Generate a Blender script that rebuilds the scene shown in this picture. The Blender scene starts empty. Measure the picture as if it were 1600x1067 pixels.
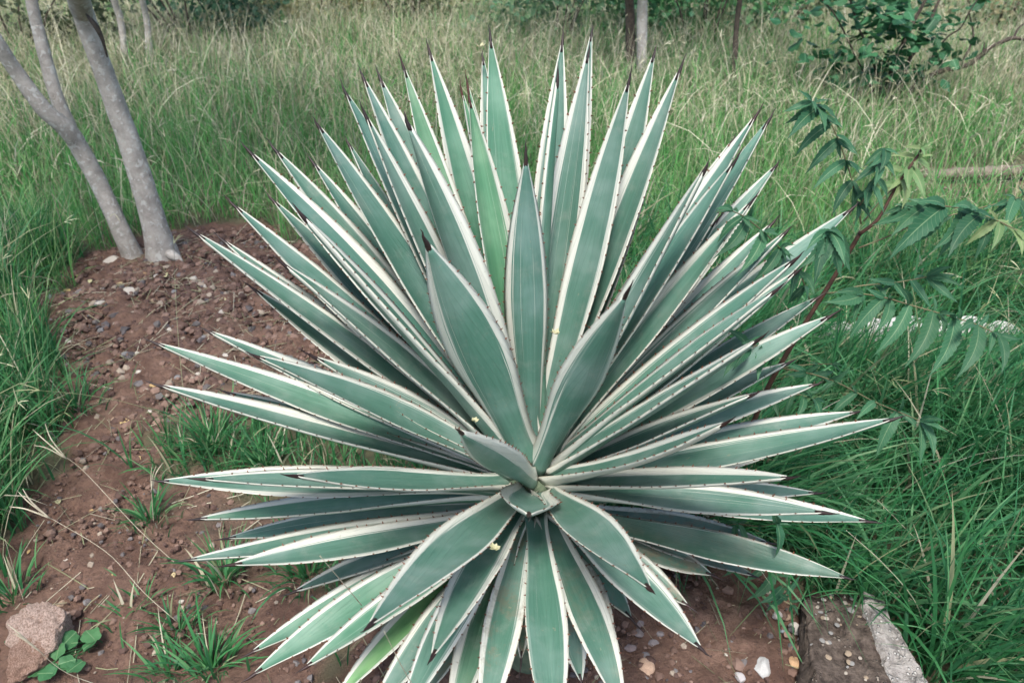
import bpy, math, random
import numpy as np
from mathutils import Vector, Matrix

random.seed(7)
rng = np.random.default_rng(7)
scene = bpy.context.scene
col = scene.collection

# ---------------------------------------------------------------- camera
CAM_H, PITCH, FPX = 1.5, math.radians(32), 1244.0
cam_d = bpy.data.cameras.new("camera")
cam_d.lens = 28.0
cam_d.sensor_width = 36.0
cam_d.clip_start = 0.02
cam_d.clip_end = 600
cam_d.dof.use_dof = True
cam_d.dof.focus_distance = 1.35
cam_d.dof.aperture_fstop = 8.0
cam = bpy.data.objects.new("camera", cam_d)
cam.location = (0, 0, CAM_H)
cam.rotation_euler = (math.radians(90) - PITCH, 0, 0)
col.objects.link(cam)
scene.camera = cam

# ---------------------------------------------------------------- sky and sun
SUN_EL, SUN_AZ = math.radians(64), math.radians(188)     # azimuth clockwise from +Y, where the light comes from
world = bpy.data.worlds.new("World")
scene.world = world
world.use_nodes = True
wn = world.node_tree.nodes
wl = world.node_tree.links
wn.clear()
sky = wn.new("ShaderNodeTexSky")
sky.sky_type = 'NISHITA'
sky.sun_disc = False
sky.sun_elevation = SUN_EL
sky.sun_rotation = SUN_AZ
sky.air_density = 1.0
sky.dust_density = 2.6
sky.ozone_density = 1.0
bg = wn.new("ShaderNodeBackground")
bg.inputs[1].default_value = 0.125
wo = wn.new("ShaderNodeOutputWorld")
wl.new(sky.outputs[0], bg.inputs[0])
wl.new(bg.outputs[0], wo.inputs[0])
sun_d = bpy.data.lights.new("sun", 'SUN')
sun_d.energy = 2.2
sun_d.angle = math.radians(14)
sun_d.color = (1.0, 0.965, 0.91)
sun = bpy.data.objects.new("sun", sun_d)
sdir = Vector((math.sin(SUN_AZ) * math.cos(SUN_EL), math.cos(SUN_AZ) * math.cos(SUN_EL), math.sin(SUN_EL)))
sun.rotation_euler = sdir.to_track_quat('Z', 'Y').to_euler()
sun.location = (0, 0, 8)
col.objects.link(sun)
scene.view_settings.view_transform = 'Standard'
scene.view_settings.look = 'None'
scene.view_settings.exposure = 1.15
scene.view_settings.gamma = 1.0
scene.view_settings.use_curve_mapping = False
scene.cycles.max_bounces = 5
scene.cycles.use_adaptive_sampling = True
scene.cycles.adaptive_threshold = 0.025
scene.cycles.use_denoising = True

# ---------------------------------------------------------------- picking points
FWD = np.array([0, math.cos(PITCH), -math.sin(PITCH)])
UPV = np.array([0, math.sin(PITCH), math.cos(PITCH)])
CAMP = np.array([0, 0, CAM_H])


def at(px, py, d):
    """World point seen at a pixel of the 1600-wide photograph, d metres deep."""
    return CAMP + d * (FWD + np.array([(px - 800) / FPX, 0, 0]) + UPV * ((533.5 - py) / FPX))


def ray(px, py):
    return at(px, py, 1.0) - CAMP


def pix(P):
    q = np.asarray(P, float) - CAMP
    d = q @ FWD
    d = np.where(np.abs(d) < 1e-3, 1e-3, d)
    return 800 + FPX * q[..., 0] / d, 533.5 - FPX * (q @ UPV) / d, d


# ---------------------------------------------------------------- noise
def _hash(ix, iy, iz):
    n = (ix * 374761393 + iy * 668265263 + iz * 2147483647 + 1013904223) & 0xFFFFFFFF
    n = ((n ^ (n >> 13)) * 1274126177) & 0xFFFFFFFF
    n = n ^ (n >> 16)
    return (n & 0xFFFF) / 65535.0


def vnoise(x, y, z=0.0):
    x, y, z = np.broadcast_arrays(np.asarray(x, float), np.asarray(y, float), np.asarray(z, float))
    ix, iy, iz = (np.floor(a).astype(np.int64) for a in (x, y, z))
    fx, fy, fz = x - ix, y - iy, z - iz
    fx, fy, fz = (f * f * (3 - 2 * f) for f in (fx, fy, fz))
    r = 0
    for a in (0, 1):
        for b in (0, 1):
            for c in (0, 1):
                w = (fx if a else 1 - fx) * (fy if b else 1 - fy) * (fz if c else 1 - fz)
                r = r + w * _hash(ix + a, iy + b, iz + c)
    return r


def fbm(x, y, z=0.0, o=4):
    r, a, f, t = 0, 1.0, 1.0, 0
    for k in range(o):
        r = r + a * vnoise(np.asarray(x) * f + 17.3 * k, np.asarray(y) * f - 5.1 * k, np.asarray(z) * f)
        t += a
        a *= 0.5
        f *= 2.03
    return r / t


def inpoly(px, py, poly):
    c = np.zeros(np.shape(px), bool)
    n = len(poly)
    for i in range(n):
        x1, y1 = poly[i]
        x2, y2 = poly[(i + 1) % n]
        if y1 == y2:
            continue
        k = ((y1 > py) != (y2 > py)) & (px < (x2 - x1) * (py - y1) / (y2 - y1) + x1)
        c ^= k
    return c


# ---------------------------------------------------------------- ground height
def H(x, y):
    x = np.asarray(x, float)
    y = np.asarray(y, float)
    h = 0.07 * np.exp(-(((x + 1.35) / 0.75) ** 2 + ((y - 2.75) / 0.65) ** 2))       # heap at the trunks
    h = h + 0.05 * np.exp(-(((x - 0.1) / 0.55) ** 2 + ((y - 1.12) / 0.4) ** 2))      # heap at the agave
    h = h + 0.03 * (fbm(x * 1.6, y * 1.6, 3.0, 3) - 0.5)
    return h


def ground_at(px, py):
    r = ray(px, py)
    t = CAM_H / -r[2]
    for _ in range(6):
        p = CAMP + r * t
        t = (CAM_H - float(H(p[0], p[1]))) / -r[2]
    p = CAMP + r * t
    return np.array([p[0], p[1], float(H(p[0], p[1]))])


# bare earth as outlines on the photograph (turned into world places by projecting the roots)
SOIL = [
    [(70, 500), (100, 430), (200, 372), (300, 366), (400, 352), (520, 385), (600, 520), (610, 640), (340, 655),
     (235, 690), (240, 735), (400, 765), (470, 860), (500, 1150), (-120, 1150), (-120, 985), (20, 840), (50, 770),
     (120, 690), (85, 600)],
    [(880, 850), (1110, 868), (1240, 890), (1300, 905), (1440, 1080), (1500, 1400), (-200, 1400), (-120, 1110),
     (520, 1050), (560, 940)],
    [(1425, 280), (1500, 262), (1640, 250), (1660, 322), (1500, 325), (1430, 312)],
]


def soil_mask(x, y):
    P = np.stack([x, y, H(x, y)], -1)
    jx = (fbm(x * 7, y * 7, 1.0, 4) - 0.5) * 0.34
    jy = (fbm(x * 7, y * 7, 9.0, 4) - 0.5) * 0.40
    P[..., 0] += jx
    P[..., 1] += jy
    u, v, d = pix(P)
    m = np.zeros(u.shape, bool)
    for poly in SOIL:
        m |= inpoly(u, v, poly)
    return m & (d > 0.2)


# ---------------------------------------------------------------- mesh helpers
def tag(o, label=None, cat=None, group=None, kind=None):
    if label:
        o["label"] = label
    if cat:
        o["category"] = cat
    if group:
        o["group"] = group
    if kind:
        o["kind"] = kind
    return o


def empty(name, loc):
    o = bpy.data.objects.new(name, None)
    o.location = loc
    o.empty_display_size = 0.05
    col.objects.link(o)
    return o


def place(name, me, parent=None, mat=None):
    o = bpy.data.objects.new(name, me)
    col.objects.link(o)
    if mat is not None and not me.materials:
        me.materials.append(mat)
    if parent is not None:
        o.parent = parent
        pl = parent
        off = Vector((0, 0, 0))
        while pl is not None:
            off += pl.location
            pl = pl.parent
        o.location = -off
    return o


def mesh(name, V, F, uv=None, smooth=True):
    me = bpy.data.meshes.new(name)
    me.from_pydata([tuple(map(float, v)) for v in V], [], F)
    if uv is not None:
        l = me.uv_layers.new(name="UVMap")
        idx = np.zeros(len(me.loops), np.int32)
        me.loops.foreach_get("vertex_index", idx)
        l.data.foreach_set("uv", np.asarray(uv, np.float32)[idx].ravel())
    if smooth:
        me.polygons.foreach_set("use_smooth", [True] * len(me.polygons))
    me.update()
    return me


def fast_mesh(name, V, T, colors=None, smooth=True):
    """V (n,3); T (m,3) or (m,4) faces; colors (n,3) per vertex."""
    V = np.asarray(V, np.float32)
    T = np.asarray(T, np.int32)
    k = T.shape[1]
    me = bpy.data.meshes.new(name)
    me.vertices.add(len(V))
    me.vertices.foreach_set("co", V.ravel())
    me.loops.add(T.size)
    me.loops.foreach_set("vertex_index", T.ravel())
    me.polygons.add(len(T))
    me.polygons.foreach_set("loop_start", np.arange(0, T.size, k, dtype=np.int32))
    me.polygons.foreach_set("use_smooth", np.full(len(T), smooth))
    if colors is not None:
        a = me.color_attributes.new("Col", 'FLOAT_COLOR', 'POINT')
        c = np.ones((len(V), 4), np.float32)
        c[:, :3] = colors
        a.data.foreach_set("color", c.ravel())
    me.update(calc_edges=True)
    me.validate()
    return me


def tube(pts, rad, n=10, wob=0.0, seed=0.0, cap=True):
    pts = [np.asarray(p, float) for p in pts]
    V, F = [], []
    ref = np.array([0.3, -1, 0.2])
    m = len(pts)
    for i, p in enumerate(pts):
        t = pts[min(i + 1, m - 1)] - pts[max(i - 1, 0)]
        t /= np.linalg.norm(t) + 1e-9
        a = np.cross(t, ref)
        a /= np.linalg.norm(a) + 1e-9
        b = np.cross(t, a)
        for j in range(n):
            an = 2 * math.pi * j / n
            q = math.cos(an) * a + math.sin(an) * b
            r = rad[i]
            if wob:
                w = p + q * r
                r *= 1 + wob * (float(fbm(w[0] * 28 + seed, w[1] * 28, w[2] * 14, 3)) - 0.5) * 2
            V.append(p + q * r)
    for i in range(m - 1):
        for j in range(n):
            F.append((i * n + j, i * n + (j + 1) % n, (i + 1) * n + (j + 1) % n, (i + 1) * n + j))
    if cap:
        F.append(tuple(range(n))[::-1])
        F.append(tuple((m - 1) * n + j for j in range(n)))
    return V, F


def spline(pts, n):
    """Catmull-Rom through pts, n samples."""
    P = [np.asarray(p, float) for p in pts]
    P = [2 * P[0] - P[1]] + P + [2 * P[-1] - P[-2]]
    out = []
    m = len(P) - 3
    for k in range(n):
        u = k / (n - 1) * m
        i = min(int(u), m - 1)
        t = u - i
        a, b, c, d = P[i:i + 4]
        out.append(0.5 * (2 * b + (c - a) * t + (2 * a - 5 * b + 4 * c - d) * t * t + (3 * b - a - 3 * c + d) * t ** 3))
    return out


def join(parts):
    V, F = [], []
    for v, f in parts:
        o = len(V)
        V += list(v)
        F += [tuple(i + o for i in g) for g in f]
    return V, F


# ---------------------------------------------------------------- materials
class NT:
    def __init__(self, name):
        self.m = bpy.data.materials.new(name)
        self.m.use_nodes = True
        self.t = self.m.node_tree
        self.t.nodes.clear()
        self.out = self.n("ShaderNodeOutputMaterial")

    def n(self, typ, **kw):
        x = self.t.nodes.new(typ)
        for k, v in kw.items():
            setattr(x, k, v)
        return x

    def l(self, a, b):
        if isinstance(a, (int, float)):
            b.default_value = a
        elif isinstance(a, tuple):
            b.default_value = a if len(a) != 3 or b.type == 'VECTOR' else a + (1.0,)
        else:
            self.t.links.new(a, b)

    def math(self, op, a, b=0.0, c=0.0, clamp=False):
        x = self.n("ShaderNodeMath", operation=op, use_clamp=clamp)
        self.l(a, x.inputs[0])
        self.l(b, x.inputs[1])
        self.l(c, x.inputs[2])
        return x.outputs[0]

    def noise(self, vec, scale, detail=3.0, rough=0.55, dist=0.0, out=0):
        x = self.n("ShaderNodeTexNoise")
        if vec is not None:
            self.l(vec, x.inputs['Vector'])
        x.inputs['Scale'].default_value = scale
        x.inputs['Detail'].default_value = detail
        x.inputs['Roughness'].default_value = rough
        x.inputs['Distortion'].default_value = dist
        return x.outputs[out]

    def step(self, v, lo, hi):
        x = self.n("ShaderNodeMapRange", interpolation_type='SMOOTHSTEP')
        self.l(v, x.inputs[0])
        self.l(lo, x.inputs[1])
        self.l(hi, x.inputs[2])
        return x.outputs[0]

    def mix(self, f, a, b, mode='MIX'):
        x = self.n("ShaderNodeMix", data_type='RGBA', blend_type=mode)
        self.l(f, x.inputs[0])
        self.l(a, x.inputs[6])
        self.l(b, x.inputs[7])
        return x.outputs[2]

    def bump(self, h, s, d, normal=None):
        x = self.n("ShaderNodeBump")
        x.inputs['Strength'].default_value = s
        x.inputs['Distance'].default_value = d
        self.l(h, x.inputs['Height'])
        if normal is not None:
            self.l(normal, x.inputs['Normal'])
        return x.outputs[0]

    def bsdf(self, color, rough, normal=None, spec=0.5, trans=0.0, tcol=None):
        p = self.n("ShaderNodeBsdfPrincipled")
        self.l(color, p.inputs['Base Color'])
        self.l(rough, p.inputs['Roughness'])
        p.inputs['Specular IOR Level'].default_value = spec
        if normal is not None:
            self.l(normal, p.inputs['Normal'])
        s = p.outputs[0]
        if trans:
            t = self.n("ShaderNodeBsdfTranslucent")
            self.l(tcol if tcol is not None else color, t.inputs[0])
            x = self.n("ShaderNodeMixShader")
            x.inputs[0].default_value = trans
            self.l(s, x.inputs[1])
            self.l(t.outputs[0], x.inputs[2])
            s = x.outputs[0]
        self.l(s, self.out.inputs[0])
        return self.m


def mat_agave():
    g = NT("agave_leaf")
    uv = g.n("ShaderNodeTexCoord").outputs['UV']
    sp = g.n("ShaderNodeSeparateXYZ")
    g.l(uv, sp.inputs[0])
    u = g.math('MULTIPLY_ADD', sp.outputs[0], 2.0, -1.0)          # -1..1 across
    v = sp.outputs[1]
    info = g.n("ShaderNodeObjectInfo")
    rnd = info.outputs['Random']
    tint = info.outputs['Color']

    def streak(fu, fv, off, detail=2.0):
        c = g.n("ShaderNodeCombineXYZ")
        g.l(g.math('MULTIPLY', u, fu), c.inputs[0])
        g.l(g.math('MULTIPLY', v, fv), c.inputs[1])
        g.l(g.math('MULTIPLY_ADD', rnd, 91.0, off), c.inputs[2])
        return g.noise(c.outputs[0], 1.0, detail, 0.5)
    a = g.math('ABSOLUTE', u)
    sgn = g.math('SIGN', u)
    # cream band: its inner edge wanders and feathers into long streaks
    r2 = g.math('FRACT', g.math('MULTIPLY', rnd, 7.31))
    r3 = g.math('FRACT', g.math('MULTIPLY', rnd, 23.7))
    m0 = g.math('MULTIPLY_ADD', r2, 0.24, 0.60)
    m0 = g.math('ADD', m0, g.math('MULTIPLY', sgn, g.math('MULTIPLY_ADD', r3, 0.2, -0.1)))
    m0 = g.math('ADD', m0, g.math('MULTIPLY_ADD', streak(4.0, 0.8, 0.0), 0.5, -0.25))
    m0 = g.math('ADD', m0, g.math('MULTIPLY_ADD', streak(24.0, 1.3, 5.0, 3.0), 0.34, -0.17))
    band = g.step(g.math('SUBTRACT', a, m0), -0.012, 0.014)
    # grey-green streaks inside the band, pale streaks inside the green
    st1 = g.step(streak(30.0, 0.9, 11.0, 1.0), 0.66, 0.70)
    st1 = g.math('MULTIPLY', st1, g.step(a, 0.9, 0.7))
    band = g.math('MULTIPLY', band, g.math('MULTIPLY_ADD', st1, -0.75, 1.0))
    st2 = g.math('MULTIPLY', g.step(streak(17.0, 0.55, 23.0, 1.0), 0.735, 0.76), 0.5)
    fac = g.math('MAXIMUM', band, st2)
    n1 = streak(9.0, 2.5, 40.0, 4.0)
    green = g.mix(n1, (0.039, 0.110, 0.075), (0.086, 0.180, 0.135))
    geo = g.n("ShaderNodeNewGeometry")
    bloom = g.step(g.noise(geo.outputs['Position'], 9.0, 3.0, 0.6), 0.40, 0.72)
    green = g.mix(g.math('MULTIPLY', bloom, 0.55), green, (0.190, 0.262, 0.228))
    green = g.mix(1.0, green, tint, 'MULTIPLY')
    cream = g.mix(n1, (0.44, 0.445, 0.37), (0.58, 0.59, 0.53))
    half = g.step(g.math('SUBTRACT', a, g.math('ADD', m0, -0.10)), -0.02, 0.06)
    half = g.math('MULTIPLY', half, g.step(streak(34.0, 0.8, 77.0, 2.0), 0.50, 0.58))
    green = g.mix(g.math('MULTIPLY', half, 0.5), green, (0.26, 0.33, 0.285))
    c = g.mix(fac, green, cream)
    # horny edge, scars and specks
    edge = g.step(a, 0.965, 0.99)
    c = g.mix(g.math('MULTIPLY', edge, 0.35), c, (0.42, 0.36, 0.22))
    wear = g.math('SUBTRACT', 1.0, g.n("ShaderNodeObjectInfo").outputs['Alpha'])
    speck = g.step(g.noise(geo.outputs['Position'], 160.0, 2.0, 0.7), 0.70, 0.78)
    c = g.mix(g.math('MULTIPLY', speck, 0.45), c, (0.12, 0.085, 0.05))
    dirt = g.step(g.noise(geo.outputs['Position'], 26.0, 5.0, 0.75), 0.47, 0.62)
    c = g.mix(g.math('MULTIPLY', dirt, wear), c, (0.17, 0.13, 0.085))
    scar = g.step(g.noise(geo.outputs['Position'], 75.0, 3.0, 0.6, 1.5), 0.685, 0.73)
    c = g.mix(g.math('MULTIPLY', scar, 0.4), c, (0.24, 0.22, 0.15))
    dust = g.step(g.noise(geo.outputs['Position'], 22.0, 5.0, 0.7), 0.50, 0.75)
    c = g.mix(g.math('MULTIPLY', dust, 0.22), c, (0.30, 0.30, 0.26))
    # prints left by the neighbouring leaves in the bud: faint zigzag ridges
    w = g.n("ShaderNodeTexWave", wave_type='BANDS', bands_direction='X')
    cc = g.n("ShaderNodeCombineXYZ")
    g.l(g.math('ADD', a, g.math('MULTIPLY', v, 1.7)), cc.inputs[0])
    g.l(v, cc.inputs[1])
    g.l(rnd, cc.inputs[2])
    g.l(cc.outputs[0], w.inputs[0])
    w.inputs['Scale'].default_value = 1.3
    w.inputs['Distortion'].default_value = 5.0
    w.inputs['Detail'].default_value = 3.0
    pr = g.step(w.outputs[1], 0.93, 1.0)
    lines = streak(60.0, 0.4, 60.0, 1.0)
    hgt = g.math('ADD', g.math('MULTIPLY', pr, 0.5), g.math('MULTIPLY', lines, 0.35))
    c = g.mix(g.math('MULTIPLY', pr, 0.09), c, (0.03, 0.06, 0.045))
    nm = g.bump(hgt, 0.4, 0.002)
    rough = g.math('MULTIPLY_ADD', n1, 0.22, 0.36)
    return g.bsdf(c, rough, nm, 0.45)


def mat_plain(name, c1, c2, scale, rough=0.7, bump=0.0, dist=0.004, spec=0.4, detail=5.0, tint=False, trans=0.0):
    g = NT(name)
    tc = g.n("ShaderNodeTexCoord").outputs['Object']
    n = g.noise(tc, scale, detail, 0.65)
    c = g.mix(g.step(n, 0.3, 0.7), c1, c2)
    if tint:
        c = g.mix(1.0, c, g.n("ShaderNodeObjectInfo").outputs['Color'], 'MULTIPLY')
    nm = g.bump(g.noise(tc, scale * 2.3, 6.0, 0.7), bump, dist) if bump else None
    return g.bsdf(c, rough, nm, spec, trans)


def mat_attr(name, rough=0.5, trans=0.42, spec=0.22):
    g = NT(name)
    a = g.n("ShaderNodeAttribute", attribute_name="Col")
    return g.bsdf(a.outputs['Color'], rough, None, spec, trans)


def mat_soil():
    g = NT("soil")
    p = g.n("ShaderNodeNewGeometry").outputs['Position']
    big = g.noise(p, 1.7, 4.0, 0.6)
    mid = g.noise(p, 9.0, 5.0, 0.65)
    fine = g.noise(p, 70.0, 6.0, 0.75)
    c = g.mix(g.step(mid, 0.3, 0.7), (0.118, 0.066, 0.048), (0.255, 0.156, 0.114))
    c = g.mix(g.math('MULTIPLY', g.step(fine, 0.45, 0.68), 0.6), c, (0.070, 0.042, 0.034))
    c = g.mix(g.math('MULTIPLY', g.step(big, 0.52, 0.66), 0.55), c, (0.118, 0.098, 0.070))
    grit = g.n("ShaderNodeTexVoronoi")
    g.l(p, grit.inputs['Vector'])
    grit.inputs['Scale'].default_value = 190.0
    gm = g.math('MULTIPLY', g.step(grit.outputs['Distance'], 0.22, 0.10), g.step(g.noise(p, 30.0, 2.0), 0.52, 0.60))
    gc = g.mix(grit.outputs['Color'], (0.16, 0.11, 0.09), (0.40, 0.33, 0.27))
    c = g.mix(gm, c, gc)
    # farther off the earth lies under grass and litter: olive, no longer red
    at_ = g.n("ShaderNodeAttribute", attribute_name="Col").outputs['Fac']
    turf = g.mix(mid, (0.075, 0.095, 0.050), (0.135, 0.140, 0.080))
    c = g.mix(at_, turf, c)
    h = g.math('ADD', g.math('MULTIPLY', fine, 0.8), g.math('MULTIPLY', mid, 0.5))
    h = g.math('ADD', h, g.math('MULTIPLY', gm, 0.5))
    nm = g.bump(h, 1.0, 0.02)
    damp = g.math('MULTIPLY_ADD', mid, 0.3, 0.68)
    return g.bsdf(c, damp, nm, 0.25)


def mat_bark():
    g = NT("bark")
    tc = g.n("ShaderNodeNewGeometry").outputs['Position']
    mp = g.n("ShaderNodeMapping")
    mp.inputs['Scale'].default_value = (1, 1, 0.9)
    g.l(tc, mp.inputs[0])
    q = mp.outputs[0]
    n = g.noise(q, 22.0, 6.0, 0.7)
    c = g.mix(g.step(n, 0.3, 0.7), (0.25, 0.225, 0.20), (0.41, 0.38, 0.34))
    li = g.step(g.noise(q, 48.0, 4.0, 0.6, 0.4), 0.55, 0.62)
    c = g.mix(g.math('MULTIPLY', li, 0.75), c, (0.50, 0.49, 0.45))
    li2 = g.step(g.noise(q, 75.0, 3.0, 0.5, 0.6), 0.60, 0.66)
    c = g.mix(g.math('MULTIPLY', li2, 0.5), c, (0.33, 0.34, 0.30))
    dk = g.step(g.noise(q, 15.0, 5.0, 0.7, 1.0), 0.64, 0.72)
    c = g.mix(g.math('MULTIPLY', dk, 0.6), c, (0.085, 0.062, 0.048))
    nm = g.bump(g.math('ADD', n, g.math('MULTIPLY', li, 0.2)), 0.6, 0.006)
    return g.bsdf(c, 0.85, nm, 0.2)


def mat_leaflet(name, a, b, rib):
    g = NT(name)
    uv = g.n("ShaderNodeTexCoord").outputs['UV']
    sp = g.n("ShaderNodeSeparateXYZ")
    g.l(uv, sp.inputs[0])
    u = g.math('MULTIPLY_ADD', sp.outputs[0], 2.0, -1.0)
    au = g.math('ABSOLUTE', u)
    r = g.n("ShaderNodeObjectInfo")
    c = g.mix(r.outputs['Random'], a, b)
    veins = g.math('FRACT', g.math('MULTIPLY_ADD', sp.outputs[1], 13.0, g.math('MULTIPLY', au, -2.0)))
    vein = g.math('MULTIPLY', g.step(g.math('ABSOLUTE', g.math('SUBTRACT', veins, 0.5)), 0.10, 0.02), 0.35)
    c = g.mix(vein, c, rib)
    c = g.mix(g.step(au, 0.075, 0.03), c, rib)
    c = g.mix(1.0, c, r.outputs['Color'], 'MULTIPLY')
    nm = g.bump(vein, 0.4, 0.001)
    return g.bsdf(c, 0.5, nm, 0.22, 0.3)


M = {}
M['agave'] = mat_agave()
M['spine'] = mat_plain("spine", (0.010, 0.006, 0.006), (0.026, 0.011, 0.010), 60, 0.5, tint=True)
M['tooth'] = mat_plain("tooth", (0.070, 0.026, 0.014), (0.16, 0.055, 0.025), 90, 0.5)
M['stalk'] = mat_plain("agave_core", (0.050, 0.085, 0.055), (0.13, 0.16, 0.10), 25, 0.8, 0.3)
M['soil'] = mat_soil()
M['bark'] = mat_bark()
M['dark_bark'] = mat_plain("dark_bark", (0.030, 0.024, 0.019), (0.085, 0.066, 0.050), 40, 0.85, 0.4)
M['grass'] = mat_attr("grass_blade")
M['dry'] = mat_attr("dry_stalk", 0.8, 0.2, 0.15)
M['foliage'] = mat_attr("foliage", 0.5, 0.35, 0.35)
M['grit'] = mat_attr("grit", 0.9, 0.0, 0.2)
M['twig'] = mat_plain("sapling_bark", (0.036, 0.018, 0.013), (0.085, 0.040, 0.026), 70, 0.7, 0.4, 0.002)
M['rachis'] = mat_plain("rachis", (0.13, 0.095, 0.055), (0.17, 0.17, 0.085), 40, 0.6)
M['leaflet'] = mat_leaflet("leaflet", (0.026, 0.098, 0.050), (0.050, 0.145, 0.072), (0.15, 0.24, 0.13))
M['young'] = mat_leaflet("young_leaflet", (0.11, 0.23, 0.095), (0.19, 0.26, 0.11), (0.28, 0.31, 0.16))
M['rock'] = mat_plain("pale_rock", (0.20, 0.130, 0.100), (0.46, 0.38, 0.33), 16, 0.92, 1.0, 0.014, 0.2, tint=True)
M['stone'] = mat_plain("stone", (0.34, 0.33, 0.31), (0.60, 0.58, 0.55), 45, 0.85, 0.5, 0.003, 0.25, tint=True)
M['log'] = mat_plain("weathered_wood", (0.10, 0.078, 0.060), (0.24, 0.198, 0.158), 26, 0.85, 0.5)
M['white'] = mat_plain("white_paint", (0.34, 0.33, 0.30), (0.66, 0.66, 0.64), 22, 0.8, 0.3)
M['petal'] = mat_plain("petal", (0.42, 0.40, 0.22), (0.58, 0.56, 0.38), 60, 0.6, trans=0.25)
M['fallen'] = mat_plain("fallen_leaf", (0.36, 0.27, 0.13), (0.54, 0.45, 0.26), 50, 0.7, tint=True)
M['straw'] = mat_plain("straw", (0.36, 0.31, 0.22), (0.55, 0.50, 0.38), 60, 0.7)
M['weed'] = mat_leaflet("weed_leaf", (0.045, 0.15, 0.060), (0.075, 0.20, 0.080), (0.15, 0.27, 0.13))

# ---------------------------------------------------------------- ground: one sheet, fine where the camera looks


def axis(lo, hi, step, far, g=1.22):
    a = list(np.arange(lo, hi + 1e-6, step))
    s, x = step, hi
    while x < far:
        s *= g
        x += s
        a.append(x)
    s, x = step, lo
    b = []
    while x > -far:
        s *= g
        x -= s
        b.append(x)
    return np.array(b[::-1] + a)


gx, gy = axis(-2.3, 1.3, 0.011, 300), axis(0.75, 3.6, 0.011, 300)
X, Y = np.meshgrid(gx, gy)
Z = H(X, Y)
fineness = np.exp(-(np.maximum(0, np.abs(X) - 2.2) + np.maximum(0, np.abs(Y - 2.1) - 1.6)) * 1.5)
Z = Z + fineness * (0.045 * (fbm(X * 13, Y * 13, 2.0, 4) - 0.5) + 0.026 * np.maximum(0, fbm(X * 45, Y * 45, 5.0, 3) - 0.52) * 2)
nx, ny = len(gx), len(gy)
ii = np.arange(nx * ny).reshape(ny, nx)
Q = np.stack([ii[:-1, :-1], ii[:-1, 1:], ii[1:, 1:], ii[1:, :-1]], -1).reshape(-1, 4)
sm = soil_mask(X.ravel(), Y.ravel()).astype(float).reshape(ny, nx)
k = np.array([1, 2, 3, 2, 1]) / 9.0
for _ in range(2):
    sm = np.apply_along_axis(lambda r: np.convolve(r, k, 'same'), 0, sm)
    sm = np.apply_along_axis(lambda r: np.convolve(r, k, 'same'), 1, sm)
sm = np.clip(0.22 * (np.abs(X) < 4) * (Y < 4) + sm, 0, 1)
g_me = fast_mesh("ground", np.stack([X, Y, Z], -1).reshape(-1, 3), Q, np.repeat(sm.reshape(-1, 1), 3, 1))
ground = place("ground", g_me, None, M['soil'])
tag(ground, "bare reddish brown soil running under the grass", "ground", kind="structure")

# ---------------------------------------------------------------- the agave
AC = at(834, 702, 1.383)                                     # heart of the rosette
AX, AY, AZ = AC
agave = empty("agave_plant", (AX, AY, float(H(AX, AY))))
tag(agave, "large agave rosette of cream-edged grey-green sword leaves with dark tip spines", "agave")

WS = [0, .10, .25, .45, .56, .70, .82, .91, .965, 1.0]
WV = [.66, .56, .70, .96, 1.0, .87, .63, .37, .185, .075]


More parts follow.
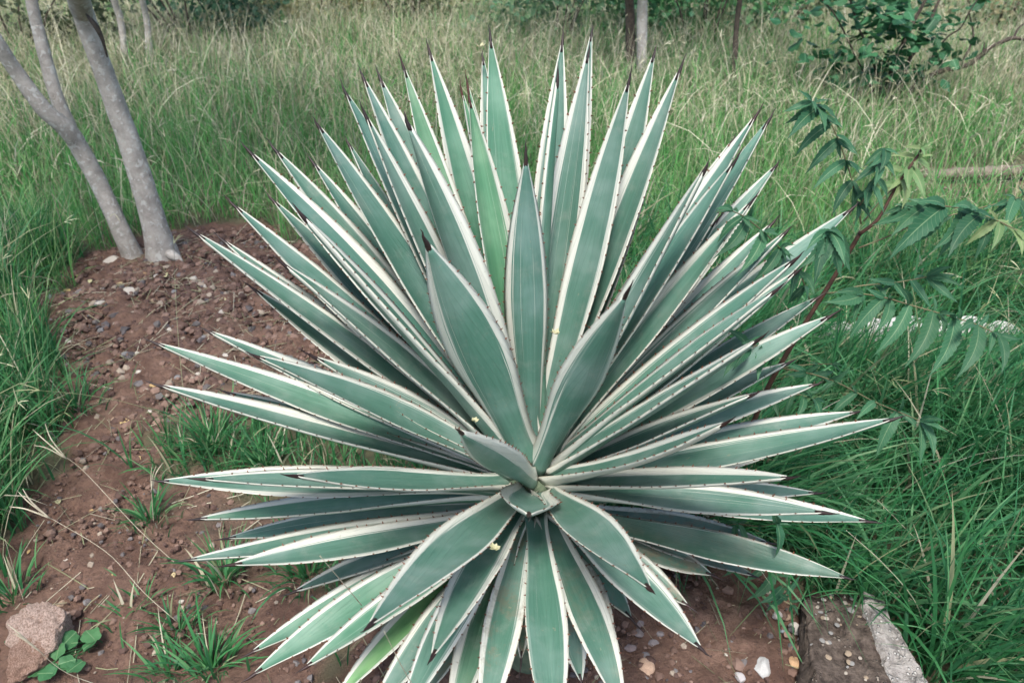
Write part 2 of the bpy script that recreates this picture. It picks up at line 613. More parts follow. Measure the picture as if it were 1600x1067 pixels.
def agave_leaf(tip, base, width, bend=0.0, twist=0.0, seed=0, fold=0.0, face=0.0):
    tip, base = np.asarray(tip, float), np.asarray(base, float)
    r = np.random.default_rng(seed + 100)
    ax = tip - base
    L = np.linalg.norm(ax)
    d = ax / L
    hz = np.array([d[0], d[1], 0])
    hl = np.linalg.norm(hz)
    hz = hz / hl if hl > 1e-3 else np.array([0, -1.0, 0])
    n0 = np.array([0, 0, 1.0]) * hl - hz * d[2]              # upper face looks to the axis / the sky
    n0 -= d * (n0 @ d)
    n0 /= np.linalg.norm(n0)
    if face:                                                 # turned about its own axis, as young leaves in the heart are
        tc = CAMP - (tip * .6 + base * .4)
        tc -= d * (tc @ d)
        tc /= np.linalg.norm(tc)
        n0 = n0 * (1 - abs(face)) + tc * face
        n0 -= d * (n0 @ d)
        n0 /= np.linalg.norm(n0)
    s0 = np.cross(d, n0)
    c, s = math.cos(twist), math.sin(twist)
    n0, s0 = c * n0 + s * s0, c * s0 - s * n0
    # the leaf without its spine
    spl = 0.020 + 0.013 * r.random()
    Lb = L - spl * 0.9
    mid = base + d * Lb * 0.5 + n0 * bend * L + s0 * (r.random() - .5) * 0.035 * L
    end = base + d * Lb
    rows, cols = 40, 13
    S = np.linspace(0, 1, rows) ** 0.95
    wid = np.interp(S, WS, WV)
    for _ in range(2):
        wid[1:-1] = 0.25 * wid[:-2] + 0.5 * wid[1:-1] + 0.25 * wid[2:]
    T = np.linspace(-1, 1, cols)
    V, UV = [], []
    fr = []
    ph = r.random() * 6.28
    for i, q in enumerate(S):
        P = (1 - q) ** 2 * base + 2 * q * (1 - q) * mid + q * q * end
        tg = 2 * (1 - q) * (mid - base) + 2 * q * (end - mid)
        tg /= np.linalg.norm(tg)
        n = n0 - tg * (n0 @ tg)
        n /= np.linalg.norm(n)
        sd = np.cross(tg, n)
        a = 0.09 * math.sin(q * 4.2 + ph)
        n, sd = math.cos(a) * n + math.sin(a) * sd, math.cos(a) * sd - math.sin(a) * n
        fr.append((P, tg, n, sd))
    hw = width * 0.5 * wid
    ch = np.interp(S, [0, .15, .5, .85, 1], [.62, .50, .30, .34, .55]) + fold
    th = np.interp(S, [0, .12, .35, .7, 1], [.024, .015, .0085, .0065, .0050])
    th = np.minimum(th, hw * 1.1)
    for side in (1, -1):
        for i in range(rows):
            P, tg, n, sd = fr[i]
            for t in T:
                tt = t
                if side == -1 and abs(t) == 1:
                    continue
                zc = ch[i] * hw[i] * (abs(t) ** 1.7) - 0.25 * ch[i] * hw[i]
                if side == -1:
                    zc -= th[i] * (1 - t * t) ** 0.6
                V.append(P + sd * hw[i] * tt + n * zc)
                UV.append(((t + 1) / 2, S[i]))
    F = []
    bo = rows * cols
    cb = cols - 2

    def bi(i, j):
        if j == 0 or j == cols - 1:
            return i * cols + j
        return bo + i * cb + j - 1
    for i in range(rows - 1):
        for j in range(cols - 1):
            F.append((i * cols + j, i * cols + j + 1, (i + 1) * cols + j + 1, (i + 1) * cols + j))
            F.append((bi(i, j), bi(i + 1, j), bi(i + 1, j + 1), bi(i, j + 1)))
    F.append(tuple([(rows - 1) * cols + j for j in range(cols)] + [bi(rows - 1, j) for j in range(cols - 2, 0, -1)]))
    F.append(tuple([j for j in range(cols)] + [bi(0, j) for j in range(cols - 2, 0, -1)])[::-1])
    lm = mesh("leaf", V, F, UV)
    # terminal spine: cone that starts a little inside the blade
    P, tg, n, sd = fr[-1]
    w1 = hw[-1]
    sp_p, sp_r = [], []
    for q in np.linspace(-0.35, 1, 8):
        sp_p.append(P + tg * spl * q - n * 0.0015 + n * 0.002 * q * q + sd * 0.003 * q * (r.random() - .5))
        sp_r.append(max(0.0004, (w1 * 1.0 + 0.0006) * (1 - max(0, q)) ** 0.9 * (1.0 if q >= 0 else 1.0 + 0.25 * q)))
    sm_ = mesh("spine", *tube(sp_p, sp_r, 8))
    # marginal teeth
    parts = []
    q = 0.05 + 0.02 * r.random()
    for sg in (-1, 1):
        q = 0.15 + 0.03 * r.random()
        while q < 0.93:
            x = q * (rows - 1)
            i = int(np.searchsorted(S, q)) - 1
            i = max(0, min(i, rows - 2))
            f = (q - S[i]) / (S[i + 1] - S[i])
            P = fr[i][0] * (1 - f) + fr[i + 1][0] * f
            _, tg, n, sd = fr[i]
            h = hw[i] * (1 - f) + hw[i + 1] * f
            chh = ch[i]
            e = P + sd * sg * h + n * 0.75 * chh * h
            out = sd * sg + n * 0.55
            out /= np.linalg.norm(out)
            ln = 0.0024 + 0.0018 * r.random()
            hook = tg * (r.random() * 1.0 - 0.25)
            b1, b2 = e - out * 0.0014 + tg * 0.0019, e - out * 0.0014 - tg * 0.0019
            b3 = e - out * 0.0012 + n * 0.0014
            b4 = e - out * 0.0012 - n * 0.0014
            tp = e + out * ln + hook * ln * 0.8
            parts.append(([b1, b3, b2, b4, tp], [(0, 1, 4), (1, 2, 4), (2, 3, 4), (3, 0, 4), (3, 2, 1, 0)]))
            q += (0.013 + 0.013 * r.random()) / L * 1.25
    tm = mesh("marginal_teeth", *join(parts), smooth=False)
    return lm, sm_, tm, L


# tip pixel, depth of the tip relative to the heart, width (m), bend, twist, tint (raised on right-hand leaves to paint in sky sheen)
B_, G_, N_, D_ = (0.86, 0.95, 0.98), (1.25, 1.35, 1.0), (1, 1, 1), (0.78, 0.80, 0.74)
LEAVES = [
    # back fan, behind
    (764, 39, -.05, .078, .00, 0, (.92, 1.18, .98)), (880, 44, -.03, .074, .00, .1, N_), (926, 39, -.05, .070, .01, .2, N_),
    (921, 69, -.10, .074, .00, .1, N_), (871, 100, -.16, .074, .00, .05, (.95, 1.1, 1.0)), (667, 63, -.04, .080, .00, -.1, (.85, 1.12, .93)),
    (623, 81, -.13, .066, .01, -.3, G_), (561, 105, -.05, .076, .00, -.1, B_), (587, 104, .00, .078, .00, 0, N_),
    (532, 127, -.10, .072, .00, -.1, B_), (562, 159, -.16, .076, .00, -.1, N_), (632, 176, -.24, .090, .00, -.05, N_),
    (490, 184, -.13, .078, .00, -.1, B_), (753, 79, .00, .066, .00, 0, (.85, 1.05, .95)), (699, 138, .04, .074, .00, 0, (.8, 1.0, .9)),
    (988, 106, -.16, .078, .00, .1, N_), (1026, 72, -.06, .076, .00, .05, N_), (1070, 87, -.12, .074, .00, .1, N_),
    # upper sides
    (376, 220, -.12, .076, .00, -.1, B_), (418, 218, -.02, .080, .00, 0, N_), (350, 306, -.08, .078, .00, -.1, B_),
    (290, 352, -.14, .078, .01, 0, N_), (333, 363, -.03, .080, .01, 0, N_), (459, 320, -.27, .088, .00, -.1, N_),
    (1192, 162, -.14, .076, .00, .1, (1.05, 1.1, 1.1)), (1212, 171, -.06, .076, .00, 0, (1.3, 1.3, 1.3)),
    (1108, 251, -.27, .080, .00, .1, N_), (1219, 250, .02, .078, .00, 0, (1.35, 1.33, 1.33)), (1217, 337, .05, .080, .01, 0, (1.3, 1.3, 1.3)),
    (1341, 317, -.06, .084, .00, .05, (1.3, 1.28, 1.28)), (1255, 394, -.26, .084, .00, .1, (1.3, 1.3, 1.3)),
    (1292, 455, .04, .080, .00, 0, N_), (1150, 210, .03, .076, .00, 0, N_), (1040, 190, -.02, .074, .00, 0, (.9, 1.05, .95)),
    (1160, 232, -.20, .072, .00, .1, (1.1, 1.15, 1.15)), (1185, 300, -.16, .074, .00, .0, (1.35, 1.33, 1.33)), (1238, 352, -.10, .076, .00, .0, (1.2, 1.2, 1.2)),
    (1285, 372, -.02, .076, .00, .0, (1.3, 1.28, 1.28)), (1228, 440, -.30, .074, .00, .1, (1.35, 1.33, 1.33)), (1200, 520, -.36, .072, -.01, .1, N_),
    (415, 300, .03, .074, .00, .0, B_), (480, 240, .03, .072, .00, .0, B_), (540, 215, .02, .072, .00, .0, N_), (430, 400, -.20, .074, .00, -.1, N_), (380, 440, -.08, .074, .00, .0, N_),
    (340, 608, .06, .078, .00, .0, N_), (425, 470, .05, .078, .00, .0, B_), (335, 842, .10, .078, .01, .0, N_), (440, 930, -.04, .078, .02, .0, N_),
    (1285, 596, .06, .080, .00, .0, N_), (1240, 700, .08, .078, .00, .0, N_), (1290, 770, .10, .076, .01, .0, N_), (1245, 560, -.02, .078, .00, .0, (1.3, 1.28, 1.28)), (1185, 420, .05, .078, .00, .0, N_),
    (1130, 330, .03, .076, .00, .0, N_), (1095, 290, -.06, .074, .00, .0, N_), (1190, 610, -.22, .072, .00, .1, N_), (500, 330, .02, .078, .00, .0, N_), (470, 545, -.18, .074, .00, -.1, N_),
    (1262, 410, -.12, .082, .00, 0, (1.3, 1.28, 1.28)),
    # sides
    (1314, 484, -.14, .084, .00, .05, (1.35, 1.33, 1.33)), (1414, 651, -.13, .082, -.045, .0, (.95, 1.0, .97)), (1349, 641, .08, .078, -.02, 0, N_),
    (1152, 655, -.43, .074, -.06, .2, N_), (1249, 745, -.36, .076, -.01, .1, N_), (1310, 802, -.22, .084, .0, .0, N_),
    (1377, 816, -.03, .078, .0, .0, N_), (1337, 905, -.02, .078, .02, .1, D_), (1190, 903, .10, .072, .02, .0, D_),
    (228, 530, -.03, .078, .01, 0, (1.1, 1.15, 1.08)), (228, 596, -.10, .082, -.01, -.05, N_), (315, 512, .05, .080, .0, 0, N_),
    (386, 549, -.28, .078, .00, -.1, N_), (238, 751, -.07, .080, .0, 0, N_), (289, 747, -.20, .076, .0, -.05, N_),
    (440, 742, -.36, .070, -.01, -.15, N_), (289, 812, .03, .078, .0, 0, (1.25, 1.3, 1.1)), (275, 877, -.06, .082, .0, 0, N_),
    (338, 886, -.20, .080, .0, -.05, N_),
    # inner leaves; the lighter tints brighten faces that lie in shade
    (821, 222, -.20, .086, .00, .0, (1.02, 1.05, 1.1)), (658, 361, -.34, .112, .00, -.1, (1.12, 1.18, 1.18)), (988, 440, -.38, .080, .00, .1, (.96, 1.02, 1.04)),
    (713, 670, -.47, .066, -.05, .0, (1.45, 1.4, 1.4)), (826, 808, -.30, .106, -.02, .0, (1.45, 1.35, 1.4)),
    # front and bottom
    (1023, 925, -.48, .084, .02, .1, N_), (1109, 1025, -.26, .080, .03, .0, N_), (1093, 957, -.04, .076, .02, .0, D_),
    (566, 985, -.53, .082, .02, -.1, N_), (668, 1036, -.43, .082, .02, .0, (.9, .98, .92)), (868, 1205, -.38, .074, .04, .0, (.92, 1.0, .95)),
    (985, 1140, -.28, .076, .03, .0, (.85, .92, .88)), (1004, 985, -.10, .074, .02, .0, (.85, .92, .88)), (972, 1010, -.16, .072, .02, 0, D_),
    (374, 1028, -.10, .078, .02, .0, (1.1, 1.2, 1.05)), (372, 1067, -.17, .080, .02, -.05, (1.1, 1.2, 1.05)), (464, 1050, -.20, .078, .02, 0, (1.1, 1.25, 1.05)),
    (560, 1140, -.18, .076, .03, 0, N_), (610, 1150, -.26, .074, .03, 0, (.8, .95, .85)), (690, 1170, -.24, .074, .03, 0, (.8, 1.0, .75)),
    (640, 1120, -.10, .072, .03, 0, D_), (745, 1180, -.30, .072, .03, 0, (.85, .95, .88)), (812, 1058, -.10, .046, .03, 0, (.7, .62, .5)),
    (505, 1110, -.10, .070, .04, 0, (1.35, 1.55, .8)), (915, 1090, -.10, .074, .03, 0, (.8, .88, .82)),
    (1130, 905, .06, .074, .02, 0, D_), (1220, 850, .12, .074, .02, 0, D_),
]
leaf_report = []
WORN = {(1091, 957): .55, (1337, 905): .12, (1190, 903): .5, (1093, 957): .6, (972, 1010): .55, (985, 1140): .2, (1004, 985): .35,
        (812, 1058): .85, (640, 1120): .5, (915, 1090): .55, (1130, 905): .6, (1220, 850): .6, (745, 1180): .45, (690, 1170): .15}
FACE = {(821, 222): -.8, (658, 361): -.85, (988, 440): -.55, (713, 670): -.55, (826, 808): .85, (632, 176): -.6, (459, 320): -.3, (871, 100): -.5}
for n_, (tx, ty, dd, w, bend, tw, tint) in enumerate(LEAVES):
    tip = at(tx, ty, 1.383 + dd)
    dv = tip - AC
    el = math.asin(dv[2] / np.linalg.norm(dv))
    hz = np.array([dv[0], dv[1], 0])
    hz /= np.linalg.norm(hz) + 1e-6
    e = max(0, min(1, (el + 0.25) / 1.55))
    base = np.array([AX, AY, AZ]) + hz * (0.060 * (1 - e) + 0.012) + np.array([0, 0, -0.088 * (1 - e) ** 1.3 - 0.006 - (0.05 if ty > 840 and dd > -.24 else 0.0)])
    lm, spm, tm, L = agave_leaf(tip, base, w * random.uniform(.82, .94), bend + random.gauss(0, .011), tw + random.uniform(-.16, .16), n_, 0.0, FACE.get((tx, ty), 0.0))
    leaf_report.append((tx, ty, round(L, 2), round(math.degrees(el))))
    lf = place("leaf", lm, agave, M['agave'])
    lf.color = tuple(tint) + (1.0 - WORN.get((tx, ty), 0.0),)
    so = place("terminal_spine", spm, lf, M['spine'])
    so.color = (1, 1, 1, 1) if random.random() > .2 else (1.3, 1.1, 1.0, 1)
    tooth = place("marginal_teeth", tm, lf, M['tooth'])
    tooth["kind"] = "stuff"
# the unopened heart: a tight cone of young leaves
for n_, (tx, ty, dd, w) in enumerate([(731, 140, -.16, .060), (727, 112, -.12, .044), (719, 128, -.13, .038)]):
    tip = at(tx, ty, 1.383 + dd)
    base = AC + np.array([0.004 * n_ - .006, 0.012 * n_, 0.01])
    lm, spm, tm, L = agave_leaf(tip, base, w, 0.0, [-.15, .1, .2][n_], 300 + n_, 0.35)
    lf = place("leaf", lm, agave, M['agave'])
    lf.color = (1.3, 1.5, 1.12, 1)
    so = place("terminal_spine", spm, lf, M['spine'])
    so.color = (3.2, 1.9, 1.3, 1)
    tooth = place("marginal_teeth", tm, lf, M['tooth'])
    tooth["kind"] = "stuff"
zs = np.linspace(float(H(AX, AY)) - 0.05, AZ + 0.0, 14)
V, F = tube([np.array([AX, AY, z]) for z in zs], list(np.interp(zs, [0, AZ - .2, AZ - .05, AZ], [.055, .065, .055, .008])), 16, 0.25, 4)
place("stem", mesh("stem", V, F), agave, M['stalk'])
print("LEAFLEN", leaf_report)

# ---------------------------------------------------------------- trees by the path


def trunk_mesh(pxs, radii_px, d0, d1, n=36, seg=18, wob=0.07, seed=0.0, up=0.0, flare=0.0, last=None):
    P = [at(x, y, d0 + (d1 - d0) * i / (len(pxs) - 1)) for i, (x, y) in enumerate(pxs)]
    R = [r / FPX * (d0 + (d1 - d0) * i / (len(pxs) - 1)) for i, r in enumerate(radii_px)]
    if up:
        dr = P[-1] - P[-2]
        dr /= np.linalg.norm(dr)
        P.append(P[-1] + dr * up * .5 + np.array([0.02, 0, 0.0]))
        P.append(P[-1] + dr * up * .5 + np.array([-0.03, 0.05, 0.02]))
        R += [R[-1] * .85, R[-1] * .6]
    Q = spline(P, n)
    RR = np.interp(np.linspace(0, 1, n), np.linspace(0, 1, len(R)), R)
    if flare:
        RR = RR * (1 + flare * np.exp(-np.linspace(0, 1, n) * 22))
    V, F = tube(Q, list(RR), seg, wob, seed)
    return V, F, Q, RR


def leaf_cloud(centre, rad, count, size, pal, seed, clumps=14, shell=0.45, flat=0.9):
    """Many small folded leaves gathered in clumps: an uneven crown with gaps."""
    r = np.random.default_rng(seed)
    c = np.asarray(centre, float)
    rad = np.asarray(rad, float)
    cp = r.normal(size=(clumps, 3))
    cp /= np.linalg.norm(cp, axis=1)[:, None]
    cp *= (shell + (1 - shell) * r.random((clumps, 1)) ** 0.6)
    cs = 0.22 + 0.25 * r.random(clumps)
    w = r.integers(0, clumps, count)
    P = c + rad * (cp[w] + r.normal(size=(count, 3)) * cs[w, None] * 0.6)
    D = r.normal(size=(count, 3))
    D[:, 2] -= 0.35
    D /= np.linalg.norm(D, axis=1)[:, None]
    N = r.normal(size=(count, 3)) + np.array([0, -.3, 1.0]) * flat
    S = np.cross(D, N)
    S /= np.linalg.norm(S, axis=1)[:, None] + 1e-6
    N = np.cross(S, D)
    L = size * (0.55 + 0.9 * r.random((count, 1)))
    W = L * (0.24 + 0.2 * r.random((count, 1)))
    v = np.stack([P, P + D * L * .35 + S * W + N * W * .25, P + D * L * .75 + S * W * .75 + N * W * .15, P + D * L - N * L * .08,
                  P + D * L * .75 - S * W * .75 + N * W * .15, P + D * L * .35 - S * W + N * W * .25], 1)
    base = np.arange(count)[:, None] * 6
    T = np.concatenate([base + np.array([0, 1, 2, 3]), base + np.array([0, 3, 4, 5])], 0)
    pal = np.asarray(pal, float)
    C = pal[r.integers(0, len(pal), count)] * (0.7 + 0.6 * r.random((count, 1)))
    return fast_mesh("foliage", v.reshape(-1, 3), T, np.repeat(C, 6, 0))


g0 = ground_at(252, 404)
d0 = (g0 - CAMP) @ FWD
t1 = empty("tree", g0)
tag(t1, "thicker grey trunk blotched with pale lichen, rooted in the soil heap beside a forked tree", "tree")
V, F, Q, RR = trunk_mesh([(258, 414), (237, 335), (212, 252), (181, 165), (154, 90), (131, 24), (123, 0)], [21, 18, 17, 15.5, 15.5, 16.5, 16.5], d0 + .02, d0 - .62,
                         70, 28, .10, 0, 1.6, .35)
tr = place("trunk", mesh("trunk", V, F), t1, M['bark'])
# dark healed wound high on the bark, root flare stub
pw = at(152, 55, d0 - .57)
V, F = tube(spline([at(134, 22, d0 - .615), at(150, 42, d0 - .60), at(160, 62, d0 - .575), at(168, 90, d0 - .53)], 12), [.002, .006, .009, .010, .010, .009, .008, .007, .006, .005, .004, .002], 8, .4, 3)
place("bark_scar", mesh("bark_scar", V, F), tr, M['dark_bark'])
V, F = tube(spline([at(262, 396, d0 - .03), at(276, 402, d0 - .05), at(286, 410, d0 - .05)], 8), [.022, .022, .020, .018, .016, .013, .009, .004], 10, .25, 8)
place("root", mesh("root", V, F), tr, M['bark'])
top = Q[-1]
place("crown", leaf_cloud(top + np.array([-.3, .5, 1.0]), (1.3, 1.2, .7), 2600, .07, [(.04, .11, .05), (.06, .14, .06)], 41, 26), t1, M['foliage'])

g0 = ground_at(207, 400)
d1 = (g0 - CAMP) @ FWD
t2 = empty("tree", g0)
tag(t2, "slender grey tree forking into two branches low above the soil heap", "tree")
pt = [(213, 412), (190, 362), (157, 291), (126, 234), (104, 202), (67, 169), (24, 110), (-5, 66), (-40, 10)]
V1, F1, Qa, R1 = trunk_mesh(pt, [14, 13.5, 13, 14, 13.5, 12.5, 11.8, 11, 10], d1, d1 - .62, 80, 20, .10, 5, 1.2, .3)
tr2 = place("trunk", mesh("trunk", V1, F1), t2, M['bark'])
dfk = d1 - .25
V, F, Qb, _ = trunk_mesh([(122, 228), (106, 194), (91, 160), (75, 106), (60, 47), (49, 0)], [7, 11.5, 11, 10, 9.5, 9], dfk + .01, dfk - .18, 40, 16, .09, 13, 1.5)
place("branch", mesh("branch", V, F), t2, M['bark'])
place("crown", leaf_cloud((Qa[-1] + Qb[-1]) / 2 + np.array([-.3, .2, 1.1]), (1.2, 1.0, .6), 2200, .07, [(.04, .11, .05), (.06, .14, .06)], 42, 24), t2, M['foliage'])

# trunks at the back of the meadow
BACK = [
    ([(986, 84), (985, 40), (983, -5), (982, -40)], [8, 7.5, 7, 7], "dark brown side of a pair of thin trunks in the dry grass behind the agave", 'dark_bark', 51),
    ([(1003, 90), (1003, 40), (1004, -5), (1006, -40)], [8, 8.5, 8, 8], "pale grey trunk of a pair standing in dry grass behind the agave", 'bark', 52),
    ([(198, 66), (190, 40), (178, 0), (168, -34)], [5, 5, 5, 4.5], "thin grey trunk in the tall dry grass behind the lichen-blotched tree", 'bark', 53),
    ([(236, 66), (230, 36), (222, 0), (214, -40)], [5.5, 5, 4.5, 4], "thin brownish trunk in the grass in front of the dark shrub", 'bark', 54),
    ([(1146, 100), (1150, 50), (1156, 0), (1160, -40)], [4.5, 4, 4, 3.5], "thin dark trunk at the edge of the bright green shrub", 'dark_bark', 55),
]
for pxs, rr, lab, mt, sd in BACK:
    g = ground_at(pxs[0][0], pxs[0][1] + 48)
    dz = (g - CAMP) @ FWD
    t = empty("tree", g)
    tag(t, lab, "tree", "thin trunks at the back of the meadow")
    V, F, Qx, _ = trunk_mesh([(pxs[0][0], pxs[0][1] + 52)] + pxs[1:], rr, dz, dz - .35, 24, 12, .1, sd, 2.0)
    place("trunk", mesh("trunk", V, F), t, M[mt])
    place("crown", leaf_cloud(Qx[-1] + np.array([0, 0, .6]), (1.0, 1.0, .6), 900, .08, [(.04, .11, .05), (.06, .14, .06)], sd, 14), t, M['foliage'])

# ---------------------------------------------------------------- shrubs at the back
SHRUBS = [
    (300, 40, .85, .55, 2600, .055, [(.030, .085, .050), (.020, .065, .042)], "dark green leafy shrub behind the thin brownish trunk"),
    (30, 60, .80, .55, 2000, .050, [(.050, .075, .042), (.035, .060, .038)], "dark brushy shrub behind the forked tree"),
    (480, 12, .9, .5, 2300, .045, [(.105, .140, .070), (.150, .165, .090)], "pale olive shrub at the back between dark shrub and agave tips"),
    (640, 18, .7, .45, 2000, .045, [(.060, .115, .060), (.110, .140, .080)], "low mixed green shrub behind the tallest agave leaves"),
    (870, 48, .65, .42, 2200, .05, [(.040, .110, .062), (.060, .135, .070)], "low dark green shrub beside the pair of thin trunks"),
    (1100, 42, .80, .65, 3200, .055, [(.045, .165, .070), (.070, .20, .085), (.03, .11, .055)], "bright green leafy shrub behind the thin dark trunk"),
    (1235, 18, .8, .55, 2200, .05, [(.070, .130, .070), (.110, .150, .085)], "olive green shrub between bright shrub and broad-leaved bush"),
    (1560, 22, .8, .45, 1700, .045, [(.120, .130, .075), (.060, .115, .062)], "straggly half dry shrub behind the bare fallen branch"),
]
for k_, (px, py, rx, rz, cnt, sz, pal, lab) in enumerate(SHRUBS):
    g = ground_at(px, py + 40)
    o = empty("shrub", g)
    tag(o, lab, "shrub", "shrubs at the back of the meadow")
    pal = [tuple(np.array(q) * np.array([2.1, 1.75, 1.5]) + .01) for q in pal]
    rz *= .8
    place("foliage", leaf_cloud(g + np.array([0, .3, rz * .85]), (rx, rx * .6, rz), int(cnt * .8), sz, pal, 60 + k_, 16, .35), o, M['foliage'])
    for j in range(6):
        a = random.uniform(-.5, .5)
        e = g + np.array([a * rx * 1.3, .2 + random.uniform(-.2, .2), rz * 1.3])
        place("stem", mesh("stem", *tube(spline([g + np.array([a * .2, .1, -.03]), (g + e) / 2 + np.array([a * .1, 0, .05]), e], 8), list(np.linspace(.012, .004, 8)), 6)), o, M['dark_bark'])

# ---------------------------------------------------------------- broad-leaved bush and fallen branch


def broad_leaf(seed):
    """A three-lobed leaf with a folded midrib."""
    r = np.random.default_rng(seed)
    out = []
    n = 22
    for i in range(n):
        a = (i / (n - 1) - .5) * 2 * 2.75
        rr = .55 + .38 * max(0, math.cos(3.0 * a / 1.95)) ** 1.0 + .05 * r.random()
        out.append((math.sin(a) * rr * .62, .38 + math.cos(a) * rr * .62, .05 * math.cos(a * 3) - .10 * abs(math.sin(a)) ** 2))
    V = [(0, .3, .03)] + out
    F = [(0, i, i + 1) for i in range(1, n)] + [(0, n, 1)]
    uv = [(.5 + v[0] * .8, v[1]) for v in V]
    return mesh("leaf", V, F, uv)


M['broad'] = mat_leaflet("broad_leaf", (0.020, 0.085, 0.038), (0.048, 0.150, 0.062), (0.08, 0.19, 0.10))
g = ground_at(1400, 176)
db = (g - CAMP) @ FWD
bush = empty("bush", g)
tag(bush, "bush of broad lobed dark green leaves on dark leaning stems in the tall grass", "bush")
for pxs, rr in [([(1378, 178), (1394, 105), (1408, 75), (1430, 30), (1448, -5), (1465, -60)], 8), ([(1398, 178), (1416, 105), (1432, 76), (1452, 36), (1470, -5), (1500, -60)], 7),
                ([(1384, 176), (1362, 90), (1342, 45), (1328, 0), (1315, -40)], 4), ([(1380, 176), (1340, 95), (1308, 30), (1284, 0), (1262, -20)], 3),
                ([(1400, 176), (1470, 70), (1500, 45), (1514, 20), (1540, -20)], 3)]:
    V, F, _, _ = trunk_mesh(pxs, [rr * (1 - .1 * i) * .5 for i in range(len(pxs))], db, db - .35, 22, 10, .15, rr)
    place("stem", mesh("stem", V, F), bush, M['dark_bark'])
BL = [broad_leaf(i) for i in range(4)]
for k_ in range(400):
    a = rng.normal(size=3)
    px = 1392 + a[0] * 62
    py = 40 + a[1] * 56
    if py > 128:
        py = 128 - rng.random() * 40
    dd = db - .15 + a[2] * .16
    o = place("leaf", BL[k_ % 4], bush, M['broad'])
    P = at(px, py, dd) - g
    o.location = P
    s = .055 + .065 * rng.random()
    o.scale = (s, s, s)
    o.rotation_euler = (rng.uniform(-.9, .3), rng.uniform(-.6, .6), rng.uniform(0, 6.28))
    o.color = tuple(np.array([1, 1, 1]) * rng.uniform(.75, 1.4)) + (1,)

gb = ground_at(1424, 165)
dd0 = (gb - CAMP) @ FWD
fb = empty("fallen_branch", gb)
tag(fb, "bare dark crooked branch lying out from the base of the broad-leaved bush", "branch")
V, F, _, _ = trunk_mesh([(1405, 166), (1445, 124), (1477, 110), (1510, 103), (1532, 88), (1545, 76), (1562, 68), (1583, 60), (1612, 63), (1650, 50)],
                        [4.5, 4.3, 4, 3.8, 3.6, 3.4, 3.2, 2.8, 2.5, 2], dd0, dd0 - .25, 40, 9, .3, 21)
place("stem", mesh("stem", V, F), fb, M['dark_bark'])
for pxs in ([(1533, 88), (1537, 76), (1538, 66)], [(1500, 104), (1520, 60), (1514, 20)], [(1583, 60), (1592, 44), (1612, 30)]):
    V, F, _, _ = trunk_mesh(pxs, [2.0, 1.5, .8], dd0 - .12, dd0 - .15, 10, 6, .2, 2)
    place("twig", mesh("twig", V, F), fb, M['dark_bark'])

# weathered log and painted edging
gl = ground_at(1520, 285)
dl = (gl - CAMP) @ FWD
lg = empty("log", gl)
tag(lg, "weathered pale brown log lying on bare soil at the edge of the grass", "log")
pts = [at(1438, 276, dl - .02), at(1480, 272, dl - .04), at(1540, 270, dl - .04), at(1600, 266, dl - .03), at(1700, 262, dl - .02)]
V, F = tube(spline(pts, 40), list(np.interp(np.linspace(0, 1, 40), [0, .05, .5, 1], [.014, .026, .030, .026])), 14, .40, 6)
place("stem", mesh("stem", V, F), lg, M['log'])
pts = [at(1455, 288, dl - .10), at(1500, 300, dl - .16), at(1545, 296, dl - .12)]
V, F = tube(spline(pts, 16), list(np.linspace(.010, .005, 16)), 7, .3, 2)
place("stub", mesh("stub", V, F), lg, M['log'])


def rock_mesh(name, seed, amp=.35, freq=1.6, sub=3, flat=(1, 1, 1), facet=0, fine=.06):
    import bmesh
    bm = bmesh.new()
    bmesh.ops.create_icosphere(bm, subdivisions=sub, radius=1.0)
    r = np.random.default_rng(seed)
    planes = [(v / np.linalg.norm(v), .62 + .25 * r.random()) for v in r.normal(size=(facet, 3))]
    o = r.random(3) * 50
    for v in bm.verts:
        p = np.array(v.co)
        q = p * (1 + amp * 2 * (float(fbm(p[0] * freq + o[0], p[1] * freq + o[1], p[2] * freq + o[2], 4)) - .5))
        for nn, dd in planes:
            e = q @ nn - dd
            if e > 0:
                q = q - nn * e * .92
        q = q * (1 + fine * (float(fbm(p[0] * 7 + o[1], p[1] * 7, p[2] * 7, 3)) - .5))
        v.co = q * np.array(flat)
    me = bpy.data.meshes.new(name)
    bm.to_mesh(me)
    bm.free()
    me.polygons.foreach_set("use_smooth", [facet == 0] * len(me.polygons))
    return me


for k_, (px, py, s) in enumerate([(1262, 522, .05), (1306, 520, .045), (1352, 520, .05), (1405, 518, .055), (1452, 520, .05), (1500, 519, .055), (1552, 520, .045)]):
    g = ground_at(px, py + 20)
    me = rock_mesh("stone", 500 + k_, .15, 1.2, 3, (.95, .45, .72), 9)
    o = place("edging_stone", me, None, M['white'])
    s *= 1.45
    o.location = g + np.array([0, 0, s * .8])
    o.scale = (s * 1.1, s, s)
    o.rotation_euler = (0, 0, random.uniform(-.2, .2))
    tag(o, "white painted edging stone half hidden in grass behind the sapling", "stone", "white edging stones in the grass")

